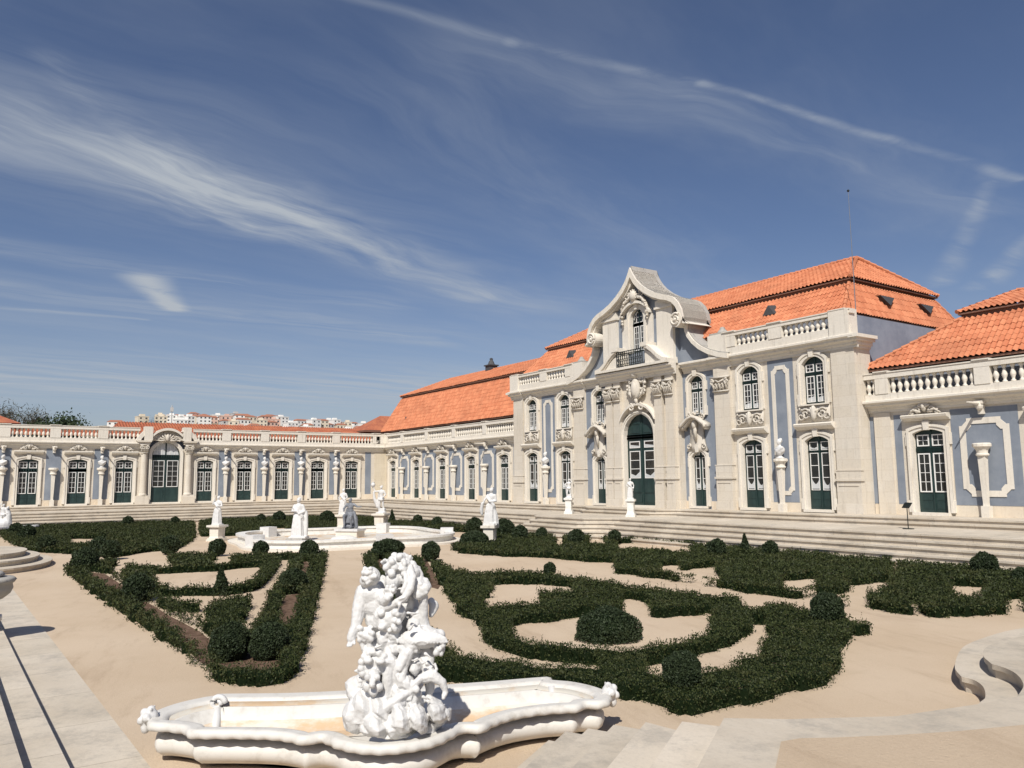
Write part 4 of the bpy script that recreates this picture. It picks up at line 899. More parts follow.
def vnoise(X, Y, f, seed=0):
    return np.sin(X * f + seed) * .5 * np.cos(Y * f * 1.13 + seed * 2.1) + .3 * np.sin(X * f * 2.3 + Y * f * 1.9 + seed) + .2 * np.cos(X * f * 4.1 - Y * f * 3.7 + seed * 3)
HH = .26
def hedge(key, label, minfeat=.0):
    outer, holes = BEDS[key]; cs = .10 if key in ('south', 'east') else .14
    xs = [p[0] for p in outer]; ys = [p[1] for p in outer]; x0, x1, y0, y1 = min(xs) - .3, max(xs) + .3, min(ys) - .3, max(ys) + .3
    nx, ny = int((x1 - x0) / cs), int((y1 - y0) / cs); X, Y = np.meshgrid(x0 + (np.arange(nx) + .5) * cs, y0 + (np.arange(ny) + .5) * cs, indexing='ij')
    WX = X + .07 * np.sin(Y * 5.3 + X * 2.1) ; WY = Y + .07 * np.sin(X * 4.7 + Y * 1.3)
    mk = inside(WX, WY, outer)
    for h in holes: mk &= ~inside(WX, WY, h)
    for h in SOILS: mk &= ~inside(WX, WY, h)
    for (bx, by, br) in HOLES_ROUND: mk &= ~((X - bx) ** 2 + (Y - by) ** 2 < br * br)
    st = np.zeros_like(mk)
    for pts, hw in STRIPS.get(key, []):
        for (ax, ay), (bx, by) in zip(pts, pts[1:]):
            dx, dy = bx - ax, by - ay; t = np.clip(((X - ax) * dx + (Y - ay) * dy) / (dx * dx + dy * dy + 1e-9), 0, 1); st |= np.hypot(X - ax - t * dx, Y - ay - t * dy) < hw
    if key == 'west':
        dl = mk.copy(); dl[1:] |= mk[:-1]; dl[:-1] |= mk[1:]; dl[:, 1:] |= mk[:, :-1]; dl[:, :-1] |= mk[:, 1:]; mk = dl
    mk |= st; q8 = np.zeros(mk.shape, int)
    for a in (-1, 0, 1):
        for b_ in (-1, 0, 1): q8 += np.roll(np.roll(mk, a, 0), b_, 1)
    mk = mk & (q8 >= 5)        # drop stray single plants
    for h in SOILS[:2]: mk &= ~inside(WX, WY, h)
    mk[0, :] = mk[-1, :] = False; mk[:, 0] = mk[:, -1] = False
    # core: column blocks
    Hm = HH * .74 + .05 * vnoise(X, Y, 2.1, 1) ; V = []; idx = np.argwhere(mk)
    def q(a, b, c, d): V.extend([a, b, c, d])
    er_ = mk[1:-1, 1:-1] & mk[:-2, 1:-1] & mk[2:, 1:-1] & mk[1:-1, :-2] & mk[1:-1, 2:]; inn = np.zeros_like(mk); inn[1:-1, 1:-1] = er_
    for i, j in np.argwhere(inn if inn.sum() > 20 else mk):
        cx, cy, h = X[i, j], Y[i, j], G + Hm[i, j]; a = cs / 2; M_ = inn if inn.sum() > 20 else mk
        q((cx - a, cy - a, h), (cx + a, cy - a, h), (cx + a, cy + a, h), (cx - a, cy + a, h))
        if not M_[i - 1, j]: q((cx - a, cy - a, G), (cx - a, cy - a, h), (cx - a, cy + a, h), (cx - a, cy + a, G))
        if not M_[i + 1, j]: q((cx + a, cy - a, G), (cx + a, cy - a, h), (cx + a, cy + a, h), (cx + a, cy + a, G))
        if not M_[i, j - 1]: q((cx - a, cy - a, G), (cx - a, cy - a, h), (cx + a, cy - a, h), (cx + a, cy - a, G))
        if not M_[i, j + 1]: q((cx - a, cy + a, G), (cx - a, cy + a, h), (cx + a, cy + a, h), (cx + a, cy + a, G))
    root = thing('box_hedge', label, 'hedge', (0, 0, 0), 0, 'box hedge beds of the parterre')
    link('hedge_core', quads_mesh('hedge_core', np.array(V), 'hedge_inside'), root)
    # foliage
    rs = rnp(len(key) * 7 + 3); cx = X[mk]; cy = Y[mk]; dist = np.hypot(cx - CAMXY[0], cy - CAMXY[1]); edge = (mk & ~inn)[mk]
    leaf = np.clip(.00145 * dist, .014, .055); per = cs * cs * .62 / (leaf * leaf) * np.where(edge, 2.3, 1.0)
    per = np.minimum(per, 70); cnt = rs.poisson(per); rep = np.repeat(np.arange(len(cx)), cnt); n = len(rep)
    px_ = cx[rep] + rs.uniform(-.5, .5, n) * cs * 1.25; py_ = cy[rep] + rs.uniform(-.5, .5, n) * cs * 1.25
    hm_ = HH + .055 * vnoise(px_, py_, 2.1, 1) + .04 * vnoise(px_, py_, 6.3, 4)
    top = G + hm_ - np.abs(rs.normal(0, .045, n)); z = np.where(edge[rep] & (rs.rand(n) < .72), G + rs.rand(n) * hm_, top)
    L1 = leaves(rs, np.stack([px_, py_, z], 1), 0, leaf[rep] * rs.uniform(.7, 1.3, n))
    # upright shoots above the clipped top
    sp = np.where(dist < 24, .26, .06) * cs * cs / .01; ns = rs.poisson(np.clip(sp, 0, 3)); rp = np.repeat(np.arange(len(cx)), ns); k = len(rp)
    bx = cx[rp] + rs.uniform(-.05, .05, k); by = cy[rp] + rs.uniform(-.05, .05, k); hh = rs.uniform(.05, .18, k) * rs.uniform(.5, 1, k); ll = leaf[rp]
    m_ = 6; t = np.tile(np.linspace(0, 1, m_), k); rr = np.repeat(np.arange(k), m_); tx = rs.uniform(-.25, .25, k)
    C = np.stack([bx[rr] + tx[rr] * t * hh[rr] + rs.uniform(-1, 1, k * m_) * .012, by[rr] + rs.uniform(-1, 1, k * m_) * .012, G + HH - .03 + t * hh[rr] + .05 * vnoise(bx[rr], by[rr], 2.1, 1)], 1)
    L2 = leaves(rs, C, 0, ll[rr] * .85, .38)
    link('foliage', quads_mesh('foliage', np.concatenate([L1, L2]), 'box_leaf'), root)
    return root
def shrub(kind, x, y, zc, r, asp, label, group='clipped shrubs of the parterre'):
    d = math.hypot(x - CAMXY[0], y - CAMXY[1]); rs = rnp(int(x * 31 + y * 17) % 9999); lf = float(np.clip(.0014 * d, .013, .05)); z0 = G + zc
    root = thing('clipped_shrub', label, 'shrub', (x, y, G), 0, group); zc = zc if kind == 'mound' else min(zc, HH + r * .35)
    area = 4 * math.pi * r * r * (1.6 if kind == 'cone' else 1); n = int(min(14000, area * 1.5 / (lf * lf * .45)))
    D_ = rs.normal(size=(n, 3)); D_ /= np.linalg.norm(D_, axis=1, keepdims=True); 
    if kind == 'cone':
        t = rs.rand(n) ** 1.25; a = rs.rand(n) * 6.283; H_ = r * 3.4; rad = r * (1.05 - t) * (1 + .18 * np.sin(a * 3 + t * 9)) * rs.uniform(.75, 1.05, n); C = np.stack([np.cos(a) * rad, np.sin(a) * rad, .04 + t * H_], 1)
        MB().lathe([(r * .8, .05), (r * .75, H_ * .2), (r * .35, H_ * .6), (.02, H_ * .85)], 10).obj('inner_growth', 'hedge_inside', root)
    else:
        lump = 1 + .05 * np.sin(D_[:, 0] * 7 + x) + .05 * np.cos(D_[:, 2] * 6 + D_[:, 1] * 5); R_ = r * lump * rs.uniform(.86, 1.04, n)
        C = D_ * R_[:, None] * np.array([1, 1, asp]); C[:, 2] += (zc if kind == 'mound' else max(zc, r * asp * .85)); C = C[C[:, 2] > .01]
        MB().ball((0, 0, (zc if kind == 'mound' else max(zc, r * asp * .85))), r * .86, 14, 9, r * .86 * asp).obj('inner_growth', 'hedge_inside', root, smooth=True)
    link('foliage', quads_mesh('foliage', leaves(rs, C, 0, lf * rs.uniform(.7, 1.3, len(C)), .5), 'ball_leaf'), root)
    MB().tube([(0, 0, 0), (.01, 0, max(zc, r * .5))], [.035, .03], 6).obj('trunk', 'bark', root)
BEDS={
 'south':([(39.37,-30.59),(44.01,-30.56),(50.72,-30.34),(54.57,-30.21),(56.60,-30.11),(58.38,-30.13),(58.73,-29.95),(58.96,-29.15),(58.22,-28.76),(55.73,-27.72),(52.50,-26.41),(47.00,-24.16),(39.74,-21.24),(40.30,-21.46),(39.89,-22.63),(39.09,-23.57),(39.17,-24.79),(37.47,-25.48),(36.86,-26.86),(37.76,-28.33),(38.37,-29.35),(37.39,-29.96),(39.97,-30.57)],
   [[(39.17,-29.09),(37.59,-28.57),(36.04,-27.96),(35.72,-27.21),(35.88,-26.63),(41.38,-27.34),(42.78,-27.62),(42.41,-28.08),(41.33,-28.42),(41.30,-28.76),(42.32,-29.12),(43.27,-29.28),(45.23,-29.26),(45.71,-29.41),(44.69,-29.56),(43.08,-29.51)],
    [(41.66,-28.28),(41.83,-27.93),(42.30,-26.94),(42.37,-26.24),(41.88,-25.47),(42.17,-24.60),(44.95,-25.44),(48.40,-26.75),(48.26,-26.93),(49.12,-27.50),(48.53,-27.93),(47.79,-28.20),(48.03,-28.56),(47.21,-28.59),(45.38,-28.69)],
    [(39.96,-23.67),(40.53,-23.00),(44.33,-24.28),(47.25,-25.59),(48.45,-25.98),(50.35,-26.87),(50.50,-27.45),(50.94,-28.10),(51.13,-28.38),(51.63,-28.74),(51.64,-28.97),(50.85,-29.00),(50.12,-29.41),(48.85,-29.37),(45.69,-28.79),(47.29,-28.74),(47.44,-28.23),(48.07,-28.05),(48.46,-27.77),(48.27,-27.33),(48.09,-26.76),(48.27,-26.43),(47.26,-26.09),(45.09,-25.14),(41.06,-23.63)],
    [(49.99,-29.08),(50.56,-28.66),(51.64,-28.69),(53.92,-29.21),(54.89,-29.22),(54.82,-29.31),(53.74,-29.25),(52.95,-29.27),(52.14,-29.47)],
    [(50.70,-27.45),(50.02,-26.75),(52.85,-27.64),(53.85,-28.10),(54.89,-28.50),(55.87,-28.92),(55.85,-28.95),(53.68,-28.49),(52.10,-27.87)],
    [(38.77,-25.53),(37.57,-24.48),(42.13,-25.65),(42.56,-26.42)]]),
 'east':([(62.55,-25.91),(63.08,-25.75),(63.49,-25.72),(63.70,-25.66),(63.72,-25.55),(63.85,-24.90),(63.85,-24.30),(63.83,-23.79),(63.87,-22.92),(63.64,-22.39),(62.80,-21.16),(62.36,-20.27),(62.16,-19.65),(61.85,-18.45),(61.52,-17.81),(61.90,-18.78),(61.57,-18.76),(61.24,-18.63),(60.23,-18.32),(59.54,-18.21),(59.42,-18.58),(59.49,-19.29),(58.65,-18.67),(58.22,-18.29),(58.21,-18.27),(57.35,-18.55),(55.81,-18.74),(53.91,-18.80),(51.40,-18.84),(50.31,-19.75),(49.96,-20.61),(49.19,-20.70),(47.13,-19.87),(44.63,-19.55),(42.51,-19.54),(41.15,-19.77),(40.89,-20.09),(42.26,-20.73),(46.08,-22.32),(56.88,-26.67),(59.57,-27.71),(60.52,-27.32)],
   [[(50.90,-22.53),(50.76,-22.20),(50.81,-21.97),(51.90,-22.56),(53.20,-23.22),(53.90,-23.36),(55.88,-24.43),(56.42,-24.31),(57.58,-24.94),(58.82,-25.56),(59.15,-25.54),(59.93,-25.14),(60.79,-24.66),(61.82,-25.53),(60.91,-26.10),(60.22,-26.33),(59.59,-26.55),(58.88,-26.43),(57.28,-25.90),(53.50,-24.38),(51.36,-23.24)],
    [(51.43,-20.77),(52.12,-20.08),(52.22,-19.63),(53.29,-19.51),(53.92,-19.55),(55.14,-20.88),(54.66,-21.05),(54.00,-21.40),(53.57,-22.13)],
    [(53.75,-22.52),(53.69,-21.90),(53.71,-21.61),(54.36,-21.18),(55.94,-22.33),(55.91,-22.74),(55.91,-23.15),(55.76,-23.77)],
    [(57.24,-24.00),(57.28,-23.52),(57.32,-22.24),(57.38,-21.75),(57.69,-21.24),(58.56,-20.72),(58.62,-19.60),(59.62,-20.68),(59.95,-20.96),(61.04,-22.77),(61.08,-23.36),(61.00,-23.75),(61.03,-24.25),(60.87,-24.46),(60.59,-24.70),(60.32,-24.80),(60.10,-24.95),(59.78,-25.09),(59.32,-25.42)],
    [(55.78,-19.64),(56.70,-19.60),(58.10,-21.09),(57.61,-21.26)],
    [(61.26,-24.06),(61.28,-23.30),(61.16,-22.39),(61.13,-21.63),(60.90,-21.18),(60.08,-20.07),(60.32,-19.76),(61.34,-21.06),(61.75,-21.75),(62.27,-22.59),(62.48,-23.17),(62.73,-23.54),(62.77,-24.10),(62.82,-24.39),(62.81,-24.69),(62.56,-25.04),(62.32,-25.06)]]),
 'north':([(40.50,-15.89),(42.54,-16.58),(44.71,-15.97),(46.05,-14.99),(48.17,-14.76),(49.45,-14.18),(50.99,-15.82),(51.70,-16.26),(53.20,-16.23),(54.68,-16.18),(56.68,-16.47),(58.21,-16.46),(58.52,-16.30),(58.76,-14.70),(57.90,-13.35),(58.14,-11.70),(55.41,-6.73),(54.44,-6.61),(52.68,-6.31),(50.92,-7.01),(47.68,-6.98),(45.35,-6.82),(41.36,-7.33),(38.13,-8.07),(34.64,-9.49),(34.96,-10.34),(40.20,-15.51)],
   [[(37.36,-7.95),(37.68,-7.60),(40.38,-9.57),(44.22,-12.54),(43.15,-12.15)],
    [(40.17,-7.90),(40.97,-7.48),(44.55,-10.55),(43.86,-10.93)],
    [(42.88,-8.51),(43.21,-7.26),(46.82,-7.62),(49.60,-10.57),(47.62,-10.84),(46.31,-11.27)],
    [(50.90,-13.54),(51.27,-13.10),(52.14,-13.95),(52.50,-13.96),(52.27,-12.37),(53.85,-14.01),(55.87,-16.00),(55.36,-15.91),(55.12,-16.21),(54.68,-15.99),(53.21,-15.77)],
    [(56.26,-14.06),(56.18,-13.43),(56.41,-12.64),(58.32,-15.26),(58.28,-15.50),(58.33,-16.01),(57.82,-16.05)]]),
 'northeast':([(59.52,-16.12),(60.29,-16.32),(61.34,-16.48),(61.95,-16.42),(62.26,-15.48),(62.82,-14.54),(63.11,-13.54),(61.12,-8.39),(58.98,-7.40),(57.54,-7.10),(56.21,-7.39),(56.18,-7.94),(58.96,-12.96),(59.63,-15.09),(60.06,-16.17),(60.00,-16.75)],
   [[(59.47,-11.04),(60.12,-10.87),(60.51,-11.18),(61.47,-13.45),(61.08,-14.07)],
    [(61.66,-12.86),(61.80,-12.16),(62.80,-14.45),(62.62,-14.91)],
    [(60.52,-14.82),(60.63,-14.68),(61.79,-16.75),(61.69,-16.88)]]),
 'west':([(14.83,-31.75),(21.95,-31.49),(29.06,-31.05),(31.84,-29.53),(34.72,-28.54),(32.76,-26.70),(31.90,-25.37),(26.97,-23.80),(24.65,-23.20),(8.92,-19.81),(4.26,-23.22),(3.98,-27.53),(5.74,-29.46),(7.40,-31.18),(13.96,-31.74)],
   [[(20.60,-28.85),(21.49,-27.84),(21.41,-26.81),(27.93,-27.66),(27.97,-28.55),(28.69,-29.08),(27.18,-29.44)],
    [(20.01,-29.50),(21.12,-29.34),(30.53,-29.89),(29.63,-30.13)]]),
 'northwest':([(24.12,-22.66),(24.68,-21.45),(24.73,-18.99),(19.12,-17.52),(19.00,-16.11),(22.18,-17.15),(24.16,-14.75),(9.72,-8.97),(4.30,-10.84),(4.11,-13.32),(5.14,-16.88),(8.39,-19.13)],
   []),
 'v':([(24.19,-13.59),(25.20,-12.50),(10.47,-5.83),(7.56,-5.98),(14.01,-9.40)],
   []),
 'u':([(25.73,-11.94),(28.83,-10.67),(32.02,-9.15),(30.99,-7.67),(27.53,-5.46),(21.73,-6.86),(18.21,-8.40)],
   []),
}
SOILS=[[(39.95,-29.89),(41.01,-29.50),(44.28,-29.49),(46.87,-29.58),(49.76,-29.47),(51.39,-29.46),(52.86,-29.39),(53.86,-29.35),(54.73,-29.38),(56.04,-29.56),(56.79,-28.97),(57.24,-28.75),(58.43,-29.20),(58.57,-29.47),(58.43,-29.65),(57.89,-29.93),(56.52,-29.99),(55.24,-29.91),(53.68,-29.91),(51.63,-29.91),(49.47,-29.98),(47.88,-30.00),(45.48,-30.06),(42.90,-30.16)],
 [(53.67,-27.74),(49.89,-26.33),(49.84,-26.10),(40.74,-22.56),(43.11,-23.10),(48.16,-25.24),(51.53,-26.52),(53.90,-27.40),(55.24,-28.04)],
 [(40.65,-19.50),(41.29,-19.40),(46.96,-22.05),(47.90,-22.72)],
 [(42.96,-18.68),(43.47,-18.69),(50.51,-21.93),(51.28,-22.45),(50.73,-22.41)]]
STRIPS={
 'south':[([(41.89,-28.99),(44.79,-29.14),(46.80,-29.09),(47.95,-28.92),(48.08,-28.44),(48.43,-28.00),(48.72,-27.63),(48.65,-27.25),(48.36,-26.79),(46.71,-25.96),(44.39,-25.00),(42.19,-24.14)],0.20),
  ([(40.80,-28.68),(42.14,-27.99),(42.31,-27.08),(42.53,-26.31),(42.07,-25.35),(42.23,-24.63),(42.19,-24.14)],0.22),
  ([(49.48,-29.55),(50.07,-29.31),(50.64,-29.08),(51.20,-28.84)],0.20),
  ([(42.48,-29.60),(44.44,-29.57),(47.44,-29.57),(50.09,-29.54),(52.25,-29.51),(53.93,-29.46),(54.92,-29.37),(55.19,-29.18)],0.20),
  ([(50.15,-26.42),(52.07,-27.23),(53.54,-27.83),(54.98,-28.43),(55.71,-28.80)],0.20)],
 'east':[([(58.89,-25.20),(59.63,-25.34),(60.24,-25.06),(60.92,-24.65),(61.30,-24.02),(61.25,-23.04),(61.06,-22.02),(60.51,-20.80),(59.38,-19.59)],0.20)],
}
STRIPS["south"] += [([(39.37,-30.32),(44.01,-30.29),(50.72,-30.07),(54.57,-29.94),(56.60,-29.84),(58.38,-29.86),(58.73,-29.68),(58.85,-29.42)],0.24),([(58.85,-29.42),(58.11,-29.03),(55.62,-27.99),(52.39,-26.68),(46.89,-24.43),(39.63,-21.51)],0.24)]
SH = [
 ('ball', 39.46, -29.96, 0.30, 0.42, 1.00, 'round shrub at the left corner of the south hedge bed, by the path crossing'),
 ('ball', 48.50, -29.67, 0.29, 0.37, 1.00, 'dark round shrub halfway along the left path hedge'),
 ('ball', 56.84, -29.55, 0.26, 0.33, 1.00, 'left one of the two big round shrubs at the near tip of the south bed'),
 ('ball', 57.16, -28.97, 0.26, 0.32, 1.00, 'right one of the two big round shrubs at the near tip of the south bed'),
 ('ball', 49.54, -25.97, 0.29, 0.35, 1.00, 'round shrub on the soil strip beside the central sand path'),
 ('ball', 36.92, -24.88, 0.36, 0.33, 1.00, 'small round shrub at the back of the south bed, below the left pedestal statue'),
 ('ball', 38.88, -23.68, 0.36, 0.30, 1.00, 'small round shrub before the left rim of the central basin'),
 ('ball', 40.51, -22.27, 0.36, 0.35, 1.00, 'round shrub at the far corner of the south bed, touching the basin path'),
 ('ball', 15.28, -31.08, 0.40, 0.36, 1.00, 'far left small round shrub beside the white figure group'),
 ('ball', 20.34, -30.77, 0.40, 0.41, 1.00, 'second small round shrub from the far left edge'),
 ('ball', 29.67, -30.48, 0.36, 0.36, 1.00, 'round shrub near the left path corner of the west bed'),
 ('ball', 9.69, -24.23, 0.48, 0.35, 1.00, 'tiny far shrub poking above the west hedge before the arched doorway'),
 ('ball', 10.64, -21.34, 0.48, 0.28, 1.00, 'tiny far shrub at the hedge top, left of the left pedestal statue'),
 ('ball', 35.64, -28.66, 0.40, 0.36, 1.00, 'round shrub in the middle of the west bed, rightmost of a close pair'),
 ('ball', 34.72, -26.27, 0.40, 0.38, 1.00, 'round shrub at the right end of the west bed, left of the pedestal statue'),
 ('ball', 32.59, -28.71, 0.40, 0.34, 1.00, 'round shrub in the west bed, leftmost of a close pair'),
 ('ball', 44.42, -19.00, 0.40, 0.34, 1.00, 'round shrub on the hedge right behind the top of the marble group'),
 ('ball', 51.58, -18.79, 0.44, 0.18, 1.00, 'very small bump of a shrub on the rear edge of the scrolled bed'),
 ('ball', 63.04, -25.08, 0.36, 0.26, 1.00, 'rounded shrub rising from the front hedge, right of the fountain basin'),
 ('ball', 61.19, -19.07, 0.36, 0.32, 1.00, 'rounded shrub at the back right corner of the scrolled bed'),
 ('ball', 22.21, -8.07, 0.48, 0.31, 1.00, 'small ball shrub on the thin far strip, right of the cone shrub'),
 ('ball', 26.00, -8.65, 0.40, 0.32, 1.00, 'low round shrub in the far strip, left of the walking statue'),
 ('ball', 31.86, -9.45, 0.40, 0.46, 1.00, 'round shrub just left of the walking statue pedestal, behind the path'),
 ('ball', 36.06, -10.21, 0.40, 0.52, 1.00, 'larger shrub right of the walking statue, left of two touching ones'),
 ('ball', 35.85, -9.88, 0.48, 0.42, 1.00, 'shrub right of the walking statue, overlapping the larger one'),
 ('ball', 39.00, -11.20, 0.40, 0.39, 1.00, 'round shrub third right of the walking statue'),
 ('ball', 38.88, -9.79, 0.56, 0.27, 1.00, 'small shrub standing out against the steps, left of the white pedestals'),
 ('ball', 42.76, -10.71, 0.48, 0.36, 1.00, 'round shrub in front of the left white pedestal on the terrace'),
 ('ball', 43.01, -8.64, 0.56, 0.28, 1.00, 'small ball shrub in front of the portal steps'),
 ('ball', 50.50, -10.21, 0.40, 0.34, 1.00, 'dark round shrub left of the cone shrub under the pavilion'),
 ('ball', 51.68, -8.63, 0.52, 0.28, 1.00, 'ball shrub right of the cone shrub under the pavilion'),
 ('ball', 59.25, -8.61, 0.48, 0.35, 1.00, 'large ball shrub against the steps below the near wing'),
 ('ball', 60.86, -10.05, 0.40, 0.21, 1.00, 'shrub cut by the right picture edge below the steps'),
 ('ball', 11.50, -15.52, 0.48, 0.30, 1.00, 'tiny shrub in the far bed, left of the draped statue'),
 ('ball', 12.55, -14.52, 0.48, 0.44, 1.00, 'shrub in the far bed, directly left of the tall draped statue'),
 ('ball', 16.35, -12.28, 0.40, 0.50, 1.00, 'shrub in the far bed, directly left of the grey statue'),
 ('ball', 42.27, -19.73, 0.36, 0.59, 0.62, 'wide low shrub at the tip of the soil strip behind the marble group'),
 ('ball', 40.06, -14.45, 0.32, 0.63, 0.60, 'wide low clump left of the walking statue pedestal'),
 ('mound', 59.33, -23.22, 0.10, 0.62, 0.72, 'large round mound of box alone on the sand island of the scrolled bed'),
 ('cone', 48.66, -27.65, 0.32, 0.22, 1.00, 'upright cone shrub in the middle of the south bed'),
 ('cone', 50.16, -8.22, 0.48, 0.23, 1.00, 'upright cone shrub against the steps below the pavilion'),
 ('cone', 19.29, -8.60, 0.40, 0.28, 1.00, 'small pointed shrub right of the statue with raised arm'),
]
HOLES_ROUND = []
for s_ in SOILS: struct(MB().prism(s_, G + .001, G + .006, 'z').obj('soil_bed', 'earth'))
hedge('south', 'low dark green hedge bed with soil strips, along the left path, nearest the south steps')
hedge('east', 'low dark green scrolled hedge bed directly behind the front fountain, around a round mound')
hedge('north', 'long dark hedge bed below the terrace steps, in front of the gabled pavilion')
hedge('northeast', 'dark hedge bed at the far right, below the steps of the near wing')
hedge('west', 'far left dark hedge mass, between the left path and the distant steps')
hedge('northwest', 'far dark hedge bed beyond the basin, left of the grey seated statue')
hedge('v', 'short far hedge just right of the grey statue, behind the central basin')
hedge('u', 'thin far hedge strip between two pedestal statues, below the long left wing')
for a in SH: shrub(*a)
STAT1 = (27.95, -22.68)
STAT2 = (32.17, -19.84)
STAT3 = (23.74, -14.06)
STATG = (31.37, -16.77)
STAT4 = (24.95, -12.05)
STAT5 = (39.27, -13.09)
LEFTF = (11.34, -31.66)
SC = (63.36, -29.56)
TP1 = (34.49, -4.60)
TP2 = (39.75, -4.60)
ANG = 0.9761
VASE = (52.3, -33.05, -.975)
# ================================================================ SCULPTURE
TEX = bpy.data.textures.new('carve_noise', 'CLOUDS'); TEX.noise_scale = .05; TEX.noise_depth = 3
TEX2 = bpy.data.textures.new('chisel_noise', 'CLOUDS'); TEX2.noise_scale = .018; TEX2.noise_depth = 2
def capsule(b, p, q, r0, r1=None, n=10):
    r1 = r1 or r0; p, q = Vector(p), Vector(q); b.tube([p, p.lerp(q, .5), q], [r0, (r0 + r1) / 2 * 1.03, r1], n); b.ball(p, r0 * .99, n, 7); b.ball(q, r1 * .99, n, 7)
def chain(b, pts, rs, n=10):
    for i in range(len(pts) - 1): capsule(b, pts[i], pts[i + 1], rs[i], rs[i + 1], n)
def carved(b, name, m, parent, voxel, loc=None, rz=None, disp=.012, disp2=0):
    o = b.obj(name, m, parent, loc, rz, smooth=True)
    md = o.modifiers.new('remesh', 'REMESH'); md.mode = 'VOXEL'; md.voxel_size = voxel; md.use_smooth_shade = True
    sm = o.modifiers.new('smooth', 'SMOOTH'); sm.iterations = 1; sm.factor = .5
    if disp: dm = o.modifiers.new('chisel', 'DISPLACE'); dm.texture = TEX; dm.strength = disp; dm.mid_level = .5; dm.texture_coords = 'LOCAL'
    if disp2: dm = o.modifiers.new('chisel2', 'DISPLACE'); dm.texture = TEX2; dm.strength = disp2; dm.mid_level = .5; dm.texture_coords = 'LOCAL'
    return o
def robe(b, z0, z1, r0, r1, folds=9, dep=.12, cx=0, cy=0, sway=0., n=40, tw=.6):
    vs = []; K = 12
    for k in range(K + 1):
        t = k / K; z = z0 + (z1 - z0) * t; r = r0 + (r1 - r0) * t ** .8
        for i in range(n):
            a = 2 * math.pi * i / n; rr = r * (1 + dep * (1 - t * .5) * math.sin(folds * a + tw * t * 4) + .03 * math.sin(17 * a + t * 6)); vs.append((cx + sway * math.sin(t * math.pi) + rr * math.cos(a), cy + rr * .8 * math.sin(a), z))
    fs = [(k * n + i, k * n + (i + 1) % n, (k + 1) * n + (i + 1) % n, (k + 1) * n + i) for k in range(K) for i in range(n)] + [tuple(range(n))[::-1], tuple(range(K * n, K * n + n))]
    b.add(vs, fs)
def head(b, c, s_, turn=0., hat=None):
    c = Vector(c); f = Vector((math.sin(turn), -math.cos(turn), 0)); sd_ = Vector((math.cos(turn), math.sin(turn), 0))
    b.ball(c, .085 * s_, 12, 9, .112 * s_, .095 * s_); b.ball(c + f * .045 * s_ - Vector((0, 0, .055 * s_)), .05 * s_, 10, 7)
    b.tube([c + f * .085 * s_ + Vector((0, 0, .03 * s_)), c + f * .112 * s_ - Vector((0, 0, .015 * s_))], [.012 * s_, .02 * s_], 6)
    for k in (-1, 1): b.ball(c + sd_ * .085 * s_ * k - Vector((0, 0, .005)), .02 * s_, 6, 5, .03 * s_); b.ball(c + f * .08 * s_ + sd_ * .033 * s_ * k + Vector((0, 0, .045 * s_)), .018 * s_, 6, 5)
    for i in range(10):     # hair curls
        a = i * 2.4; b.ball(c - f * .035 * s_ + sd_ * .06 * s_ * math.cos(a) + Vector((0, 0, .06 * s_ + .035 * s_ * math.sin(a * 1.7))), .045 * s_, 7, 5)
    b.ball(c - f * .08 * s_ + Vector((0, 0, .03 * s_)), .06 * s_, 8, 6)
    capsule(b, c - Vector((0, 0, .09 * s_)), c - Vector((0, 0, .2 * s_)) - f * .01, .05 * s_, .06 * s_)
def hand(b, p, d, s_=1.):
    p, d = Vector(p), Vector(d).normalized(); side = d.cross(Vector((0, .3, 1))).normalized(); b.ball(p, .042 * s_, 8, 6)
    for i in range(4): q = p + side * (-.03 + .02 * i) * s_ + d * .03 * s_; capsule(b, q, q + d * (.05 + .012 * (1.5 - abs(i - 1.5))) * s_ - Vector((0, 0, .012)) * s_, .011 * s_, .009 * s_, 6)
    capsule(b, p - side * .03 * s_, p - side * .055 * s_ + d * .035 * s_, .012 * s_, .010 * s_, 6)
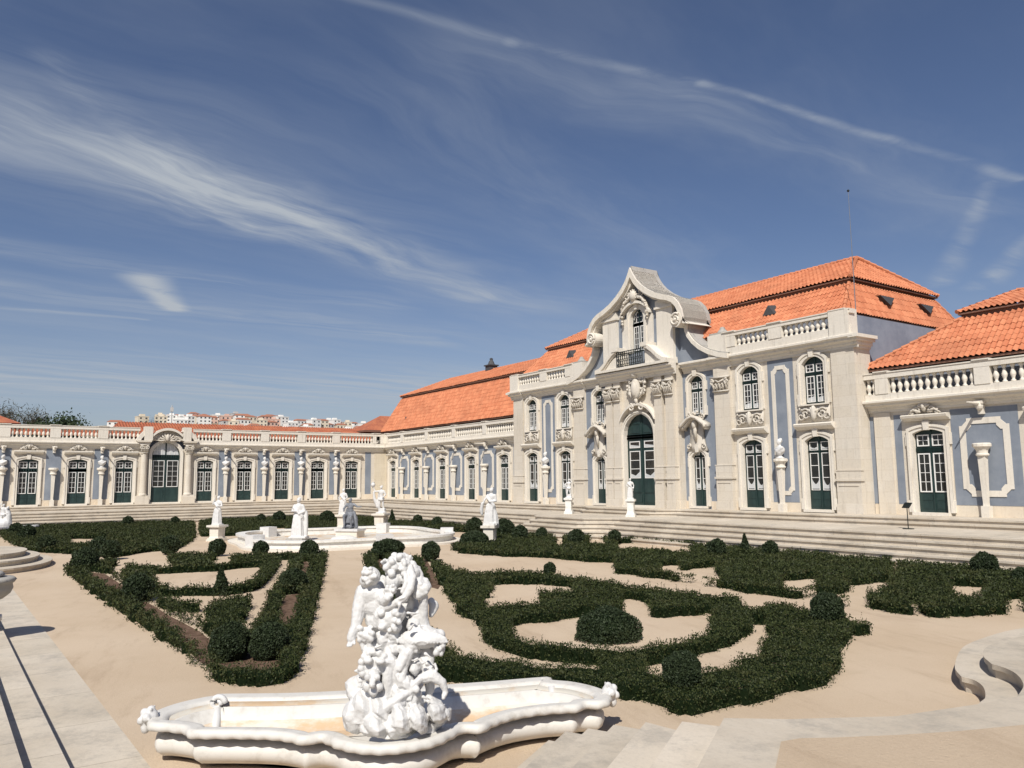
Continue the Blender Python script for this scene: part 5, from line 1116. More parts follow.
def figure(b, s_=1., arms=None, robed=True, lean=0., turn=0., rwid=.26, half=False):
    """standing figure, feet on z=0, faces -y, height about 1.75*s_"""
    X = lambda x, y, z: (x * s_ + lean * z * s_ * .12, y * s_, z * s_)
    head(b, X(.0, -.02, 1.62), s_, turn)
    b.ball(X(0, 0, 1.30), .175 * s_, 12, 9, .20 * s_, .125 * s_); b.ball(X(0, 0, 1.10), .145 * s_, 12, 8, .18 * s_, .11 * s_); b.ball(X(.01, 0, .93), .175 * s_, 12, 8, .14 * s_, .13 * s_)
    for k in (-1, 1): b.ball(X(.17 * k, 0, 1.38), .072 * s_, 8, 6)
    arms = arms or [[(-.19, 0, 1.38), (-.28, -.04, 1.12), (-.18, -.2, 1.02)], [(.19, 0, 1.38), (.29, .02, 1.12), (.30, -.12, .92)]]
    for a in arms:
        P_ = [X(*p) for p in a]; chain(b, P_, [.062 * s_, .05 * s_, .035 * s_][:len(P_)]); hand(b, P_[-1], Vector(P_[-1]) - Vector(P_[-2]), s_)
    if robed:
        robe(b, .0, 1.0 * s_, rwid * s_, .17 * s_, 9, .13, cx=lean * .05 * s_, sway=.03 * s_)
        chain(b, [X(-.2, -.1, 1.3), X(.0, -.16, 1.12), X(.19, -.1, .92), X(.22, .02, .7)], [.05 * s_, .06 * s_, .07 * s_, .05 * s_])
        for i in range(5): chain(b, [X(-.16 + .07 * i, -.14, .95), X(-.2 + .09 * i, -.19, .5), X(-.22 + .10 * i, -.2, .06)], [.03 * s_, .035 * s_, .045 * s_])
    if not robed:
        chain(b, [X(-.09, 0, .9), X(-.12, -.05, .48), X(-.13, .0, .07)], [.095 * s_, .065 * s_, .042 * s_]); chain(b, [X(.09, 0, .9), X(.13, .02, .47), X(.17, .06, .07)], [.095 * s_, .065 * s_, .042 * s_])
        for x, y in ((-.13, 0), (.17, .06)): capsule(b, X(x, y, .035), X(x * 1.05, y - .15, .03), .04 * s_, .03 * s_)
        chain(b, [X(-.2, .06, 1.3), X(-.26, .12, .9), X(-.22, .14, .4), X(-.15, .14, .05)], [.05 * s_, .08 * s_, .09 * s_, .1 * s_]); chain(b, [X(-.16, -.08, .86), X(.1, -.12, .84), X(.2, .02, .92)], [.06 * s_, .07 * s_, .05 * s_])
        b.box(-.20 * s_, .24 * s_, -.02, .22 * s_, 0, .3 * s_)
    b.box(-.28 * s_, .28 * s_, -.24 * s_, .24 * s_, -.03, .05 * s_)
def pedestal(x, y, z, h, w_, label, rz=0., m='trim', grp='statue pedestals in the garden'):
    p = thing('statue_pedestal', label, 'pedestal', (x, y, z), rz, grp)
    b = MB(); b.box(-w_ * .62, w_ * .62, -w_ * .62, w_ * .62, 0, h * .12); b.box(-w_ * .55, w_ * .55, -w_ * .55, w_ * .55, h * .12, h * .20); b.obj('base', m, p)
    b = MB(); b.lathe([(w_ * .66, h * .20), (w_ * .60, h * .3), (w_ * .62, h * .78), (w_ * .58, h * .82)], 4, (0, 0, 0), True); b.obj('die', m, p)
    b = MB(); b.box(-w_ * .50, w_ * .50, -w_ * .50, w_ * .50, h * .82, h * .88); b.box(-w_ * .62, w_ * .62, -w_ * .62, w_ * .62, h * .88, h); b.obj('cap', m, p)
def statue(x, y, z, build, label, rz=0., m='marble', vox=.028, name='statue', grp='marble garden statues'):
    b = MB(); build(b); o = carved(b, name, m, None, vox, (x, y, z), rz, .012); tag(o, label, 'statue', grp); return o
FACE = R(38)
# left statue on pedestal
pedestal(STAT1[0], STAT1[1], G, .82, .62, 'stone pedestal under the leftmost standing garden statue', FACE)
statue(STAT1[0], STAT1[1], G + .83, lambda b: figure(b, .86, [[(-.19, 0, 1.38), (-.30, -.12, 1.22), (-.16, -.16, 1.55)], [(.19, 0, 1.38), (.30, -.05, 1.12), (.16, -.2, 1.12)]], lean=.1), 'white draped statue touching its chin, on the leftmost garden pedestal', FACE)
# tall draped one
def tallrobe(b):
    figure(b, 1.13, [[(-.19, 0, 1.38), (-.27, -.05, 1.15), (-.10, -.18, 1.15)], [(.19, 0, 1.38), (.28, -.02, 1.14), (.12, -.18, 1.05)]], rwid=.30)
    robe(b, 0, 1.5, .36, .25, 11, .10, .02, .10); chain(b, [(.12, .05, 1.5), (.36, .05, 1.2), (.38, .04, .6), (.36, .04, .05)], [.10, .09, .10, .10]); b.box(-.4, .45, -.3, .36, -.05, .06)
pd = thing('statue_plinth', 'low stone block under the tall draped statue by the basin', 'pedestal', (STAT2[0], STAT2[1], G), FACE); MB().box(-.55, .55, -.45, .45, 0, .14).obj('lower_slab', 'trim', pd); MB().box(-.46, .46, -.38, .38, .142, .24).obj('upper_slab', 'cap_stone', pd)
statue(STAT2[0], STAT2[1], G + .27, tallrobe, 'tall broad white draped statue at the front left rim of the basin', FACE + R(15))
# white statue behind, grey figure in front
pedestal(STAT3[0], STAT3[1], G, .95, .60, 'stone pedestal half hidden behind the dark grey figure', FACE)
statue(STAT3[0], STAT3[1], G + .96, lambda b: figure(b, .92, [[(-.19, 0, 1.38), (-.32, -.05, 1.15), (-.24, -.16, .95)], [(.19, 0, 1.38), (.28, .02, 1.14), (.14, -.16, 1.02)]]), 'white bust-like draped statue standing behind the dark grey figure', FACE)
gp = thing('statue_plinth', 'white block with dark edge under the dark grey figure', 'pedestal', (STATG[0], STATG[1], G), FACE); MB().box(-.62, .62, -.42, .42, 0, .42).obj('block', 'trim', gp); MB().box(-.68, .68, -.48, .48, .422, .54).obj('slab', 'marble', gp)
def seated(b):
    head(b, (0, -.04, 1.44), 1.0, .2); b.ball((0, 0, 1.15), .18, 12, 8, .21, .13); b.ball((0, .03, .92), .16, 12, 8, .2, .13); b.ball((0, .05, .76), .19, 12, 8, .13, .16)
    chain(b, [(-.19, 0, 1.25), (-.33, -.12, 1.02), (-.2, -.34, .92)], [.065, .05, .036]); hand(b, (-.2, -.36, .9), (.3, -1, 0)); chain(b, [(.19, 0, 1.25), (.42, -.04, 1.12), (.66, -.12, 1.12)], [.065, .05, .036]); hand(b, (.68, -.13, 1.12), (1, -.2, 0))
    chain(b, [(-.1, 0, .74), (-.17, -.38, .66), (-.16, -.34, .12)], [.10, .075, .045]); chain(b, [(.1, 0, .74), (.19, -.32, .58), (.16, -.18, .08)], [.10, .075, .045])
    for x, y in ((-.16, -.36), (.16, -.2)): capsule(b, (x, y, .05), (x, y - .16, .04), .045, .035)
    chain(b, [(-.2, .1, 1.0), (-.3, .1, .6), (-.28, .05, .1)], [.08, .1, .13]); chain(b, [(.15, .1, .8), (.3, 0, .45), (.34, .05, .08)], [.1, .09, .1]); b.ball((0, .18, .4), .34, 12, 8, .4, .26); b.ball((-.1, .1, .1), .36, 12, 8, .14, .3)
    for i in range(6): chain(b, [(-.2 + .08 * i, -.16, .7), (-.24 + .1 * i, -.18, .3)], [.035, .05])
statue(STATG[0], STATG[1], G + .56, seated, 'dark grey metal figure half seated on rock with outstretched arm, by the basin', FACE, 'lead', .026)
pedestal(STAT4[0], STAT4[1], G, 1.0, .72, 'wide stone pedestal under the statue raising a vase', FACE)
def raiser(b):
    figure(b, .98, [[(-.19, 0, 1.38), (-.42, -.05, 1.36), (-.52, -.08, 1.62)], [(.19, 0, 1.38), (.30, .02, 1.16), (.18, -.14, 1.0)]], robed=False)
    b.lathe([(.05, 0), (.12, .1), (.15, .2), (.08, .3), (.11, .36)], 12, (-.54, -.08, 1.58)); chain(b, [(-.5, -.05, 1.3), (-.48, 0, .9), (-.3, .1, .4)], [.06, .1, .12])
statue(STAT4[0], STAT4[1], G + 1.02, raiser, 'white nude statue lifting a vase at its side, on a wide pedestal', FACE)
pedestal(STAT5[0], STAT5[1], G, .88, .56, 'stone pedestal under the striding statue right of the basin', FACE)
def strider(b):
    figure(b, 1.0, [[(-.19, 0, 1.38), (-.27, -.16, 1.16), (-.34, -.2, .95)], [(.19, 0, 1.38), (.26, -.02, 1.12), (.05, -.2, 1.1)]], lean=.5, rwid=.20)
    robe(b, 0, .8, .30, .16, 8, .12, .12, .02, .05); chain(b, [(-.3, -.2, 1.0), (-.36, -.16, .7), (-.34, -.14, .5)], [.07, .09, .06]); b.ball((.1, 0, .08), .34, 12, 8, .12, .26)
statue(STAT5[0], STAT5[1], G + .90, strider, 'white striding draped statue leaning on a pedestal right of the basin', FACE)
for (x, y), lb in ((TP1, ('left', 'before the pavilion door left of the portal')), (TP2, ('right', 'in front of the green portal'))):
    pedestal(x, y, -.34, .92, .40, 'tall white pedestal on the terrace, ' + lb[1], FACE, 'marble_worn', 'white terrace pedestals')
    if lb[0] == 'left': statue(x, y, .60, lambda b: figure(b, .62, [[(-.19, 0, 1.38), (-.34, -.1, 1.2), (-.2, -.1, 1.0)], [(.19, 0, 1.38), (.3, -.1, 1.4), (.14, -.1, 1.7)]], robed=False, lean=.2), 'small white figure with raised arm, on the left terrace pedestal', FACE, vox=.02)
    else: statue(x, y, .60, lambda b: figure(b, .62, rwid=.2), 'small white figure with lowered arms, on the terrace pedestal before the portal', FACE, vox=.02)
# busts
def bust_mesh():
    b = MB(); b.lathe([(.20, 0), (.20, .05), (.10, .09), (.08, .16), (.13, .20)], 12); b.ball((0, 0, .40), .30, 14, 9, .22, .19); b.ball((0, -.05, .32), .2, 12, 8, .18, .16)
    chain(b, [(-.26, -.04, .46), (0, -.17, .34), (.24, -.08, .50)], [.07, .08, .07]); head(b, (0, -.02, .80), 1.35); return b
bo = carved(bust_mesh(), 'marble_bust', 'marble', None, .022, (0, 0, 0), 0, .008)
bspots = [((XC - 9.55, YP - .32, 2.55), 0, 'white marble bust on a tapered pedestal between the two leftmost pavilion doors'), ((XC + 9.55, YP - .32, 2.55), 0, 'large white marble bust between the two rightmost pavilion doors')]
nm_ = ['first bust from the corner on the far range', 'second bust from the corner on the far range', 'third bust from the corner on the far range', 'fourth bust from the corner, nearest the arched doorway']
PX = [(D[k] + D[k + 1]) / 2 for k in range(4)]
for k in range(4): bspots.append(((.30, PX[k], 2.93), R(90), 'white marble ' + nm_[k]))
PY = [(D2[k] + D2[k + 1]) / 2 for k in range(4)]
bspots.append(((.30, PY[0], 2.93), R(90), 'white marble bust alone between two doors, left of the arched doorway'))
bspots.append(((.30, PY[2], 2.93), R(90), 'white marble bust at the far left picture edge'))
for i, (p, rz, lb) in enumerate(bspots):
    o = bo if i == 0 else bo.copy()
    if i: COL.objects.link(o)
    o.location = p; o.rotation_euler = (0, 0, rz + .25 * (-1) ** i); tag(o, lb, 'bust', 'marble busts on the wall pedestals')

# ================================================================ CENTRAL BASIN
cb = thing('pool_basin', 'large low white round pool basin with raised rim, in the middle of the garden', 'basin', (32.6, -17.6, G), FACE)
def lobed(r, n=96, dep=.09): return [((r * (1 + dep * math.cos(4 * (2 * math.pi * i / n)))) * math.cos(2 * math.pi * i / n), (r * (1 + dep * math.cos(4 * (2 * math.pi * i / n)))) * math.sin(2 * math.pi * i / n)) for i in range(n)]
def xring(b, pi, po, z0, z1):
    n = len(pi); vs = [(p[0], p[1], z0) for p in pi] + [(p[0], p[1], z0) for p in po] + [(p[0], p[1], z1) for p in pi] + [(p[0], p[1], z1) for p in po]; fs = []
    for i in range(n): j = (i + 1) % n; fs += [(i, n + i, n + j, j), (2 * n + i, 2 * n + j, 3 * n + j, 3 * n + i), (i, j, 2 * n + j, 2 * n + i), (n + i, 3 * n + i, 3 * n + j, n + j)]
    b.add(vs, fs)
b = MB(); xring(b, lobed(4.95), lobed(5.25), 0, .34); xring(b, lobed(4.9), lobed(5.36), .342, .44); b.obj('rim', 'marble_worn', cb)
b = MB(); b.prism(lobed(4.94), .0, .10, 'z'); b.obj('basin_floor', 'basin_inside', cb)
b = MB(); xring(b, lobed(5.26), lobed(5.75), 0, .10); b.obj('kerb_step', 'trim', cb)
b = MB(); b.lathe([(.7, .1), (.6, .2), (.4, .26), (.2, .3)], 20); b.obj('rock_base', 'marble_worn', cb)
for a in (20, 95, 170, 250, 320):
    q = R(a); b = MB(); b.box(-.32, .32, -.3, .3, 0, .62); o = b.obj('rim_block', 'marble', cb, (5.2 * math.cos(q), 5.2 * math.sin(q), 0), q)

# ================================================================ FRONT FOUNTAIN
e_ = Vector((2.3, 4.6)).normalized(); ang = math.atan2(e_.y, e_.x)
ff = thing('fountain_basin', 'long curved white marble fountain basin with rolled sides, in the foreground', 'fountain basin', (62.6, -29.3, G), ang)
# plan: a along, b toward the stair => local y = -b
PLAN = [(-2.60, .10), (-2.62, .36), (-2.48, .66), (-2.24, .88), (-2.10, .95), (-2.04, 1.02), (-1.2, .92), (-.4, .92), (.4, .97), (1.2, 1.05), (2.0, 1.16), (2.06, 1.0), (2.30, .86), (2.5, .62), (2.62, .32), (2.58, .08), (2.46, -.08), (2.24, -.20),
        (2.14, -.31), (1.82, -.33), (1.5, -.42), (1.27, -.56), (1.08, -.75), (.99, -.88), (.79, -.86), (.70, -.97), (.5, -1.22), (.25, -1.35), (.0, -1.39), (-.25, -1.32), (-.47, -1.15), (-.60, -.97), (-.68, -.92), (-.83, -.97), (-1.0, -.84), (-1.22, -.73), (-1.6, -.64), (-2.02, -.56), (-2.11, -.42), (-2.35, -.28), (-2.52, -.10)]
def resample(P_, n):
    L = [0]; m_ = len(P_)
    for i in range(m_): L.append(L[-1] + (Vector(P_[(i + 1) % m_]) - Vector(P_[i])).length)
    out = []; j = 0
    for k in range(n):
        s_ = L[-1] * k / n
        while L[j + 1] < s_: j += 1
        t = (s_ - L[j]) / (L[j + 1] - L[j]); p1, p2 = Vector(P_[j]), Vector(P_[(j + 1) % m_]); p0, p3 = Vector(P_[j - 1]), Vector(P_[(j + 2) % m_])
        q = .5 * ((2 * p1) + (p2 - p0) * t + (2 * p0 - 5 * p1 + 4 * p2 - p3) * t * t + (3 * p1 - p0 - 3 * p2 + p3) * t ** 3)
        out.append((q.x, q.y))
    return out
PLAN = [(x, y + (.13 if y < -.15 else 0)) for x, y in PLAN]
NP = 300; base_plan = resample(PLAN, NP); 
def normals(P_):
    n = len(P_); A = sum(P_[i][0] * P_[(i + 1) % n][1] - P_[(i + 1) % n][0] * P_[i][1] for i in range(n)); s_ = 1 if A > 0 else -1; out = []
    for i in range(n): t = (Vector(P_[(i + 3) % n]) - Vector(P_[i - 3])).normalized(); out.append(Vector((t.y, -t.x)) * s_)
    return out
NN = normals(base_plan)
def loft(b, prof, wav=None, closed=True):    # prof: (offset outward, z)
    vs = []; n = NP; K = len(prof)
    for k, (o_, z) in enumerate(prof):
        for i in range(n):
            w_ = (wav[k] * (.5 + .5 * math.cos(i * 2 * math.pi / 4.0)) if wav else 0); p = base_plan[i]; q = NN[i]; vs.append((p[0] + q.x * (o_ + w_), p[1] + q.y * (o_ + w_), z))
    fs = [(k * n + i, k * n + (i + 1) % n, (k + 1) * n + (i + 1) % n, (k + 1) * n + i) for k in range(K - 1) for i in range(n)]
    if closed: fs += [(k_, (k_ + 1) % n, (K - 1) * n + (k_ + 1) % n, (K - 1) * n + k_) for k_ in range(n)]
    b.add(vs, fs)
b = MB(); loft(b, [(-.44, 0), (-.34, .015), (-.17, .06), (-.09, .12), (-.07, .18), (-.08, .24), (-.13, .28), (-.23, .315), (-.24, .355), (-.27, .355), (-.38, .20), (-.44, .10), (-.50, .0)]); b.obj('bowl', 'basin_marble', ff, smooth=True)
b = MB(); loft(b, [(-.25, .345), (-.03, .350), (.0, .362), (.012, .40), (.0, .438), (-.04, .450), (-.10, .432), (-.13, .437), (-.17, .43), (-.20, .40), (-.20, .36)], [0, .02, .022, .014, 0, 0, 0, 0, 0, 0, 0]); b.obj('rim', 'basin_marble', ff, smooth=True)
b = MB(); loft(b, [(-.205, .40), (-.27, .30), (-.42, .18), (-.50, .13), (-.55, .12), (-.55, .11), (-.22, .11), (-.20, .38)]); b.obj('inner_wall', 'basin_inside', ff, smooth=True)
b = MB(); b.prism([(p[0] - q.x * .30, p[1] - q.y * .30) for p, q in zip(base_plan, NN)], .02, .125, 'z'); b.obj('basin_floor', 'basin_inside', ff)
for sx, yy in ((-2.60, .16), (2.62, .30)):
    q_ = 1 if sx > 0 else -1; b = MB(); b.ball((0, 0, .40), .085, 12, 8, .10); b.ball((.07 * q_, .02, .45), .05, 10, 7); b.ball((.09 * q_, -.03, .38), .045, 10, 7); b.ball((0.02 * q_, -.08, .42), .05, 10, 7); b.ball((0.0, .08, .40), .05, 10, 7); b.ball((.05 * q_, 0, .31), .055, 10, 7, .08); b.ball((0, 0, .48), .05, 8, 6)
    for t_ in range(6): a = t_ * 1.05; capsule(b, (.0, .05 * math.cos(a), .41 + .05 * math.sin(a)), (-.02 * q_, .12 * math.cos(a), .41 + .11 * math.sin(a)), .028, .014, 6)
    carved(b, 'mask_ornament', 'marble', ff, .011, (sx, yy, .03), None, .006)
b = MB(); scroll(b, 0, .40, .09, 0, 1.3, 1, .035, 0); b.tube([(0, 0, .34), (.02, -.12, .22), (.05, -.3, .14)], [.05, .05, .04], 8); b.obj('rib', 'marble', ff, (-2.02, .74, 0), smooth=True)
b = MB(); b.tube([(0, 0, .40), (.0, -.10, .24), (.0, -.24, .14)], [.05, .05, .04], 8); b.obj('rib', 'marble', ff, (2.02, .82, 0), smooth=True)
b = MB(); b.lathe([(.045, .10), (.045, .16), (.03, .17)], 8, (-1.45, .1, 0)); b.obj('drain_cap', 'lead', ff); b = MB(); b.lathe([(.03, .10), (.03, .15), (.02, .16)], 8, (-1.25, .12, 0)); b.obj('drain_cap', 'lead', ff)

# figure group: local x = photo right, y = away, metres; built in the round
def S(px_, py_, y=0.): return Vector(((px_ - 397) / 99., y, (745 - py_) / 104.))
g_ = MB()
def B(px_, py_, r, y=0., rz=None, ry=None): c = S(px_, py_, y); g_.ball(c, r, 14, 10, rz or r, ry or r)
def rock(px_, py_, r, y, rz, ry, seed):
    rr = random.Random(seed); b2 = MB(); b2.ball((0, 0, 0), 1, 11, 8); ph_ = rr.uniform(0, 6); c = S(px_, py_, y)
    fac = [.92 + .16 * math.sin(3 * v[0] + 2.3 * v[2] + ph_) + rr.uniform(-.13, .10) for v in b2.v]; vs = [(v[0] * r * k + c.x, v[1] * ry * k + c.y, v[2] * rz * k + c.z) for v, k in zip(b2.v, fac)]; g_.add(vs, b2.f)
# rocky base
for i, a in enumerate([(361, 717, .17, -.16, .20, .20), (378, 727, .17, -.25, .13, .2), (402, 724, .14, -.25, .17, .18), (421, 722, .12, -.20, .15, .2), (438, 719, .13, -.05, .13, .2), (357, 697, .14, .05, .16, .2), (368, 702, .16, -.02, .2, .2), (385, 712, .16, -.12, .2, .22), (410, 715, .16, .05, .2, .25), (395, 735, .40, .05, .10, .38), (430, 735, .18, .1, .10, .25), (350, 730, .10, .05, .12, .2), (352, 706, .08, .1, .1, .12), (448, 722, .06, .0, .09, .1), (412, 694, .08, -.12, .12, .1), (375, 690, .13, .12, .2, .2)]): rock(*a, i)
# central mass rising
for i, a in enumerate([(389, 690, .13, .1, .3, .2), (402, 683, .09, -.10, .15, .12), (417, 671, .085, -.06, .10, .1), (398, 655, .14, .12, .3, .16), (385, 650, .09, -.04, .12, .12), (393, 637, .10, -.06, .12, .12), (404, 615, .13, .14, .25, .14), (400, 590, .14, .12, .2, .14)]): rock(*a, 40 + i)
chain(g_, [S(389, 705, -.14), S(389.5, 684, -.17), S(391, 665, -.15), S(388, 650, -.1)], [.075, .06, .055, .05])
chain(g_, [S(396, 690, -.14), S(399, 672, -.18), S(405, 655, -.15), S(404, 640, -.1)], [.03, .035, .035, .03]); chain(g_, [S(402, 672, -.2), S(410, 655, -.18), S(413, 644, -.12)], [.03, .035, .03])
# lion-like mask, left
rock(376, 670, .14, -.12, .16, .12, 77); B(371, 662, .05, -.24, .035); B(383, 663, .05, -.25, .03); B(376, 680, .07, -.24, .09); B(372, 677, .035, -.32); B(381, 677, .035, -.32); capsule(g_, S(377, 676, -.3), S(377, 684, -.36), .02, .035); B(371, 688, .05, -.27); B(382, 688, .05, -.27); B(377, 693, .045, -.28)
for i in range(9): a = .3 + i * .42; B(376 + 13 * math.cos(a), 669 - 15 * math.sin(a), .04, -.2)
for p, q in (((367, 654), (362, 646)), ((371, 652), (370, 643)), ((366, 675), (357, 674)), ((366, 682), (361, 685))): capsule(g_, S(*p, -.15), S(*q, -.18), .045, .015)
chain(g_, [S(358, 676, -.1), S(365, 679, -.12), S(368, 690, -.14)], [.018, .045, .05])
# left putto seen from behind: head, back, arm reaching down, hip
B(370.5, 577, .098, -.12, .10, .10); B(366, 581, .07, -.14); capsule(g_, S(371, 586, -.08), S(372, 592, -.06), .055, .065)
for i in range(16): a = i * 2.39996; rr = .07 * math.sqrt(i / 16); c = S(370, 575, -.14); g_.ball((c.x + rr * 1.15 * math.cos(a), c.y - .07 - .02 * (i % 2), c.z + rr * 1.15 * math.sin(a) + .01), .026, 7, 5)
B(371, 597, .125, -.08, .125, .11); B(374, 608, .115, -.08, .13, .11); B(375, 622, .115, -.06, .13, .11); B(380, 604, .09, -.1); B(382, 598, .08, -.12)
chain(g_, [S(362, 594, -.06), S(358.5, 612, -.12), S(357, 626, -.16), S(352.5, 640, -.2)], [.085, .072, .055, .045])
for i in range(4): capsule(g_, S(352.5 - 1.2 + .9 * i, 641, -.2), S(351 - 1. + 1.1 * i, 647, -.24), .016, .012)
capsule(g_, S(355, 640, -.2), S(357, 645, -.24), .017, .013)
chain(g_, [S(380, 598, -.1), S(386, 602, -.2), S(390, 598, -.26)], [.07, .05, .035])
for dx in (-1, 0, 1, 2, 3): chain(g_, [S(364 + dx * 2.2, 632, -.16), S(363.5 + dx * 2.4, 640 + (dx % 2) * 2, -.19), S(365 + dx * 2., 646, -.16)], [.03, .028, .015])
for i in range(9): B(362 + (i * 37 % 13), 630 + (i * 23 % 12), .03, -.2)
# garland, grapes and flowers on top
RG = random.Random(3)
for i in range(46): B(386 + RG.random() * 22, 560 + RG.random() * 18 - (4 if i % 3 else 0), RG.uniform(.022, .045), -.05 + RG.uniform(-.12, .1))
B(396, 574, .13, .0, .11, .12); B(403, 568, .09, 0)
for i in range(8): a = i * .8; capsule(g_, S(406, 563, 0), S(406 + 5 * math.cos(a), 559 - 3 * abs(math.sin(a)), .03 * math.sin(a)), .03, .014)
for i in range(7): capsule(g_, S(385, 566, -.02), S(384 + 4 * math.cos(i * .9), 564 - 4 * abs(math.sin(i * .9)), -.04 + .05 * math.sin(i)), .028, .014)
for i in range(30): B(388.5 + RG.random() * 9 - 2 * (i % 2), 585 + RG.random() * 12, .021, -.2 - RG.random() * .05)
B(393, 582, .09, -.08); B(408, 578, .10, -.04, .12)
# long festoon
chain(g_, [S(411, 567, -.1), S(414, 578, -.16), S(412, 590, -.2), S(406, 599, -.21), S(395, 605, -.2), S(385, 609, -.18), S(379, 617, -.17), S(377, 628, -.15)], [.03, .038, .042, .04, .036, .04, .04, .035])
chain(g_, [S(406, 572, -.14), S(408, 583, -.2), S(404, 592, -.22)], [.02, .026, .02])
# upper right figure: slanted head and shoulders
rock(413, 578, .10, .05, .13, .10, 9); B(417, 587, .085, -.02, .09); B(423, 592, .075, -.06); B(427, 590, .05, -.08); B(419, 597, .055, -.09); B(414, 574, .06, -.05)
for i in range(14): B(415 + RG.random() * 13, 582 + RG.random() * 16, .028, -.1)
for p, q in (((412, 566), (415, 569)), ((418, 574), (421, 579)), ((425, 584), (429, 590))): capsule(g_, S(*p), S(*q), .04, .03)
# raised forearm and the shoulder behind it
chain(g_, [S(424, 600, -.04), S(423.5, 612, -.02), S(423, 624, .0), S(425, 636, .02)], [.045, .05, .055, .06]); chain(g_, [S(430, 608, .15), S(433, 613, .15), S(430.5, 622, .12)], [.04, .055, .03])
B(417, 622, .085, .02, .09); B(413, 630, .08, -.02); capsule(g_, S(410, 610, .02), S(412, 604, .0), .04, .02); chain(g_, [S(404, 612, .02), S(409, 608, 0), S(410, 600, -.02)], [.05, .035, .02])
# carved swelling (belly of the mask)
B(391, 621, .13, -.1, .115, .12); B(397, 616, .10, -.12); B(386, 626, .08, -.14); B(396, 630, .07, -.12); rock(385, 641, .09, -.1, .11, .1, 5); rock(394, 645, .07, -.08, .1, .1, 6)
for i in range(12): B(382 + RG.random() * 20, 612 + RG.random() * 20, .03, -.21)
# reclining shell / basket to the right
B(424, 645, .20, -.06, .085, .15); B(413, 650, .10, -.08, .07, .12); B(436, 642, .10, -.06, .08, .12); B(424, 640, .14, -.02, .09, .14)
for k in range(7):
    r0 = 6 + k * 3.2; pts = [S(424 + r0 * math.cos(a), 646 - r0 * .42 * math.sin(a), -.2 + .008 * k) for a in [math.pi * (.0 + j / 8) for j in range(9)]]
    chain(g_, pts, [.014] * 9, 6)
for i in range(30): B(437 + RG.random() * 8, 643 + RG.random() * 16, RG.uniform(.02, .035), -.1 + RG.uniform(-.06, .08))
capsule(g_, S(441, 640, -.06), S(442, 656, -.06), .06, .045); capsule(g_, S(403, 652, -.14), S(412, 656, -.14), .035, .04)
for i in range(16): B(411 + i * 1.7, 636 - 2.5 * math.sin(i * .4), .028, -.12)
# lower right putto: thighs, calves, feet, arm
chain(g_, [S(427, 658, .02), S(428.5, 671, -.04), S(430, 682, -.08)], [.075, .07, .062]); chain(g_, [S(425, 684, -.1), S(434, 681, -.12), S(444, 688, -.12), S(447, 696, -.12)], [.055, .062, .045, .03])
capsule(g_, S(447, 698, -.12), S(445.5, 703, -.16), .032, .02); chain(g_, [S(429, 688, .06), S(430, 698, .05), S(428.5, 707, .03)], [.055, .05, .035]); capsule(g_, S(428, 708, .03), S(423, 710, -.05), .035, .024)
chain(g_, [S(423, 683, -.12), S(416, 689, -.18), S(412, 697, -.2)], [.04, .035, .028])
for i in range(4): capsule(g_, S(411.5 + i, 698, -.2), S(410 + i * 1.2, 703, -.22), .012, .01, 6)
B(419, 693, .035, -.2); B(424, 664, .07, .06); B(432, 660, .06, .06)
chain(g_, [S(373, 716, -.16), S(384, 714, -.24), S(394, 706, -.26), S(404, 699, -.24), S(411, 696, -.2)], [.05, .06, .05, .04, .03])
chain(g_, [S(371, 690, -.1), S(373, 700, -.15), S(380, 706, -.2)], [.06, .09, .07])
# back side of the group, so it stands complete
for i, a in enumerate([(380, 640, .18, .2, .3, .14), (400, 660, .2, .24, .35, .14), (415, 650, .14, .2, .25, .12), (378, 600, .12, .12, .2, .1), (395, 700, .3, .25, .25, .2)]): rock(*a, 90 + i)
# leafwork, tendrils and drapery ridges over the mass
for i in range(45):
    x_, y_ = RG.uniform(366, 440), RG.uniform(585, 715)
    if x_ > 425 and y_ < 640: continue
    if x_ < 380 and y_ < 645: continue
    a = RG.uniform(0, 6.28); yy_ = -.22 + RG.uniform(-.03, .12); c = S(x_, y_, yy_); L_ = RG.uniform(.04, .09)
    capsule(g_, c, c + Vector((math.cos(a) * L_, RG.uniform(-.03, .03), math.sin(a) * L_)), RG.uniform(.012, .024), .007, 6)
for i, a in enumerate([(392, 668, .11, -.08, .13, .14), (408, 690, .10, -.10, .12, .14), (384, 700, .12, -.12, .12, .14), (400, 702, .10, -.16, .12, .12), (415, 705, .10, -.08, .12, .14), (414, 660, .09, .0, .1, .12), (375, 655, .10, -.05, .1, .12), (396, 652, .09, -.08, .08, .1)]): rock(*a, 200 + i)
chain(g_, [S(408, 640, -.12), S(412, 655, -.16), S(407, 670, -.16), S(404, 684, -.2)], [.05, .045, .035, .03])
fg = carved(g_, 'figure_group', 'marble', None, .0085, (SC[0], SC[1], G + .40), ANG, .012, .006)
tag(fg, 'white marble group of two putti, masks, garlands and rocks rising from the front basin', 'sculpture')

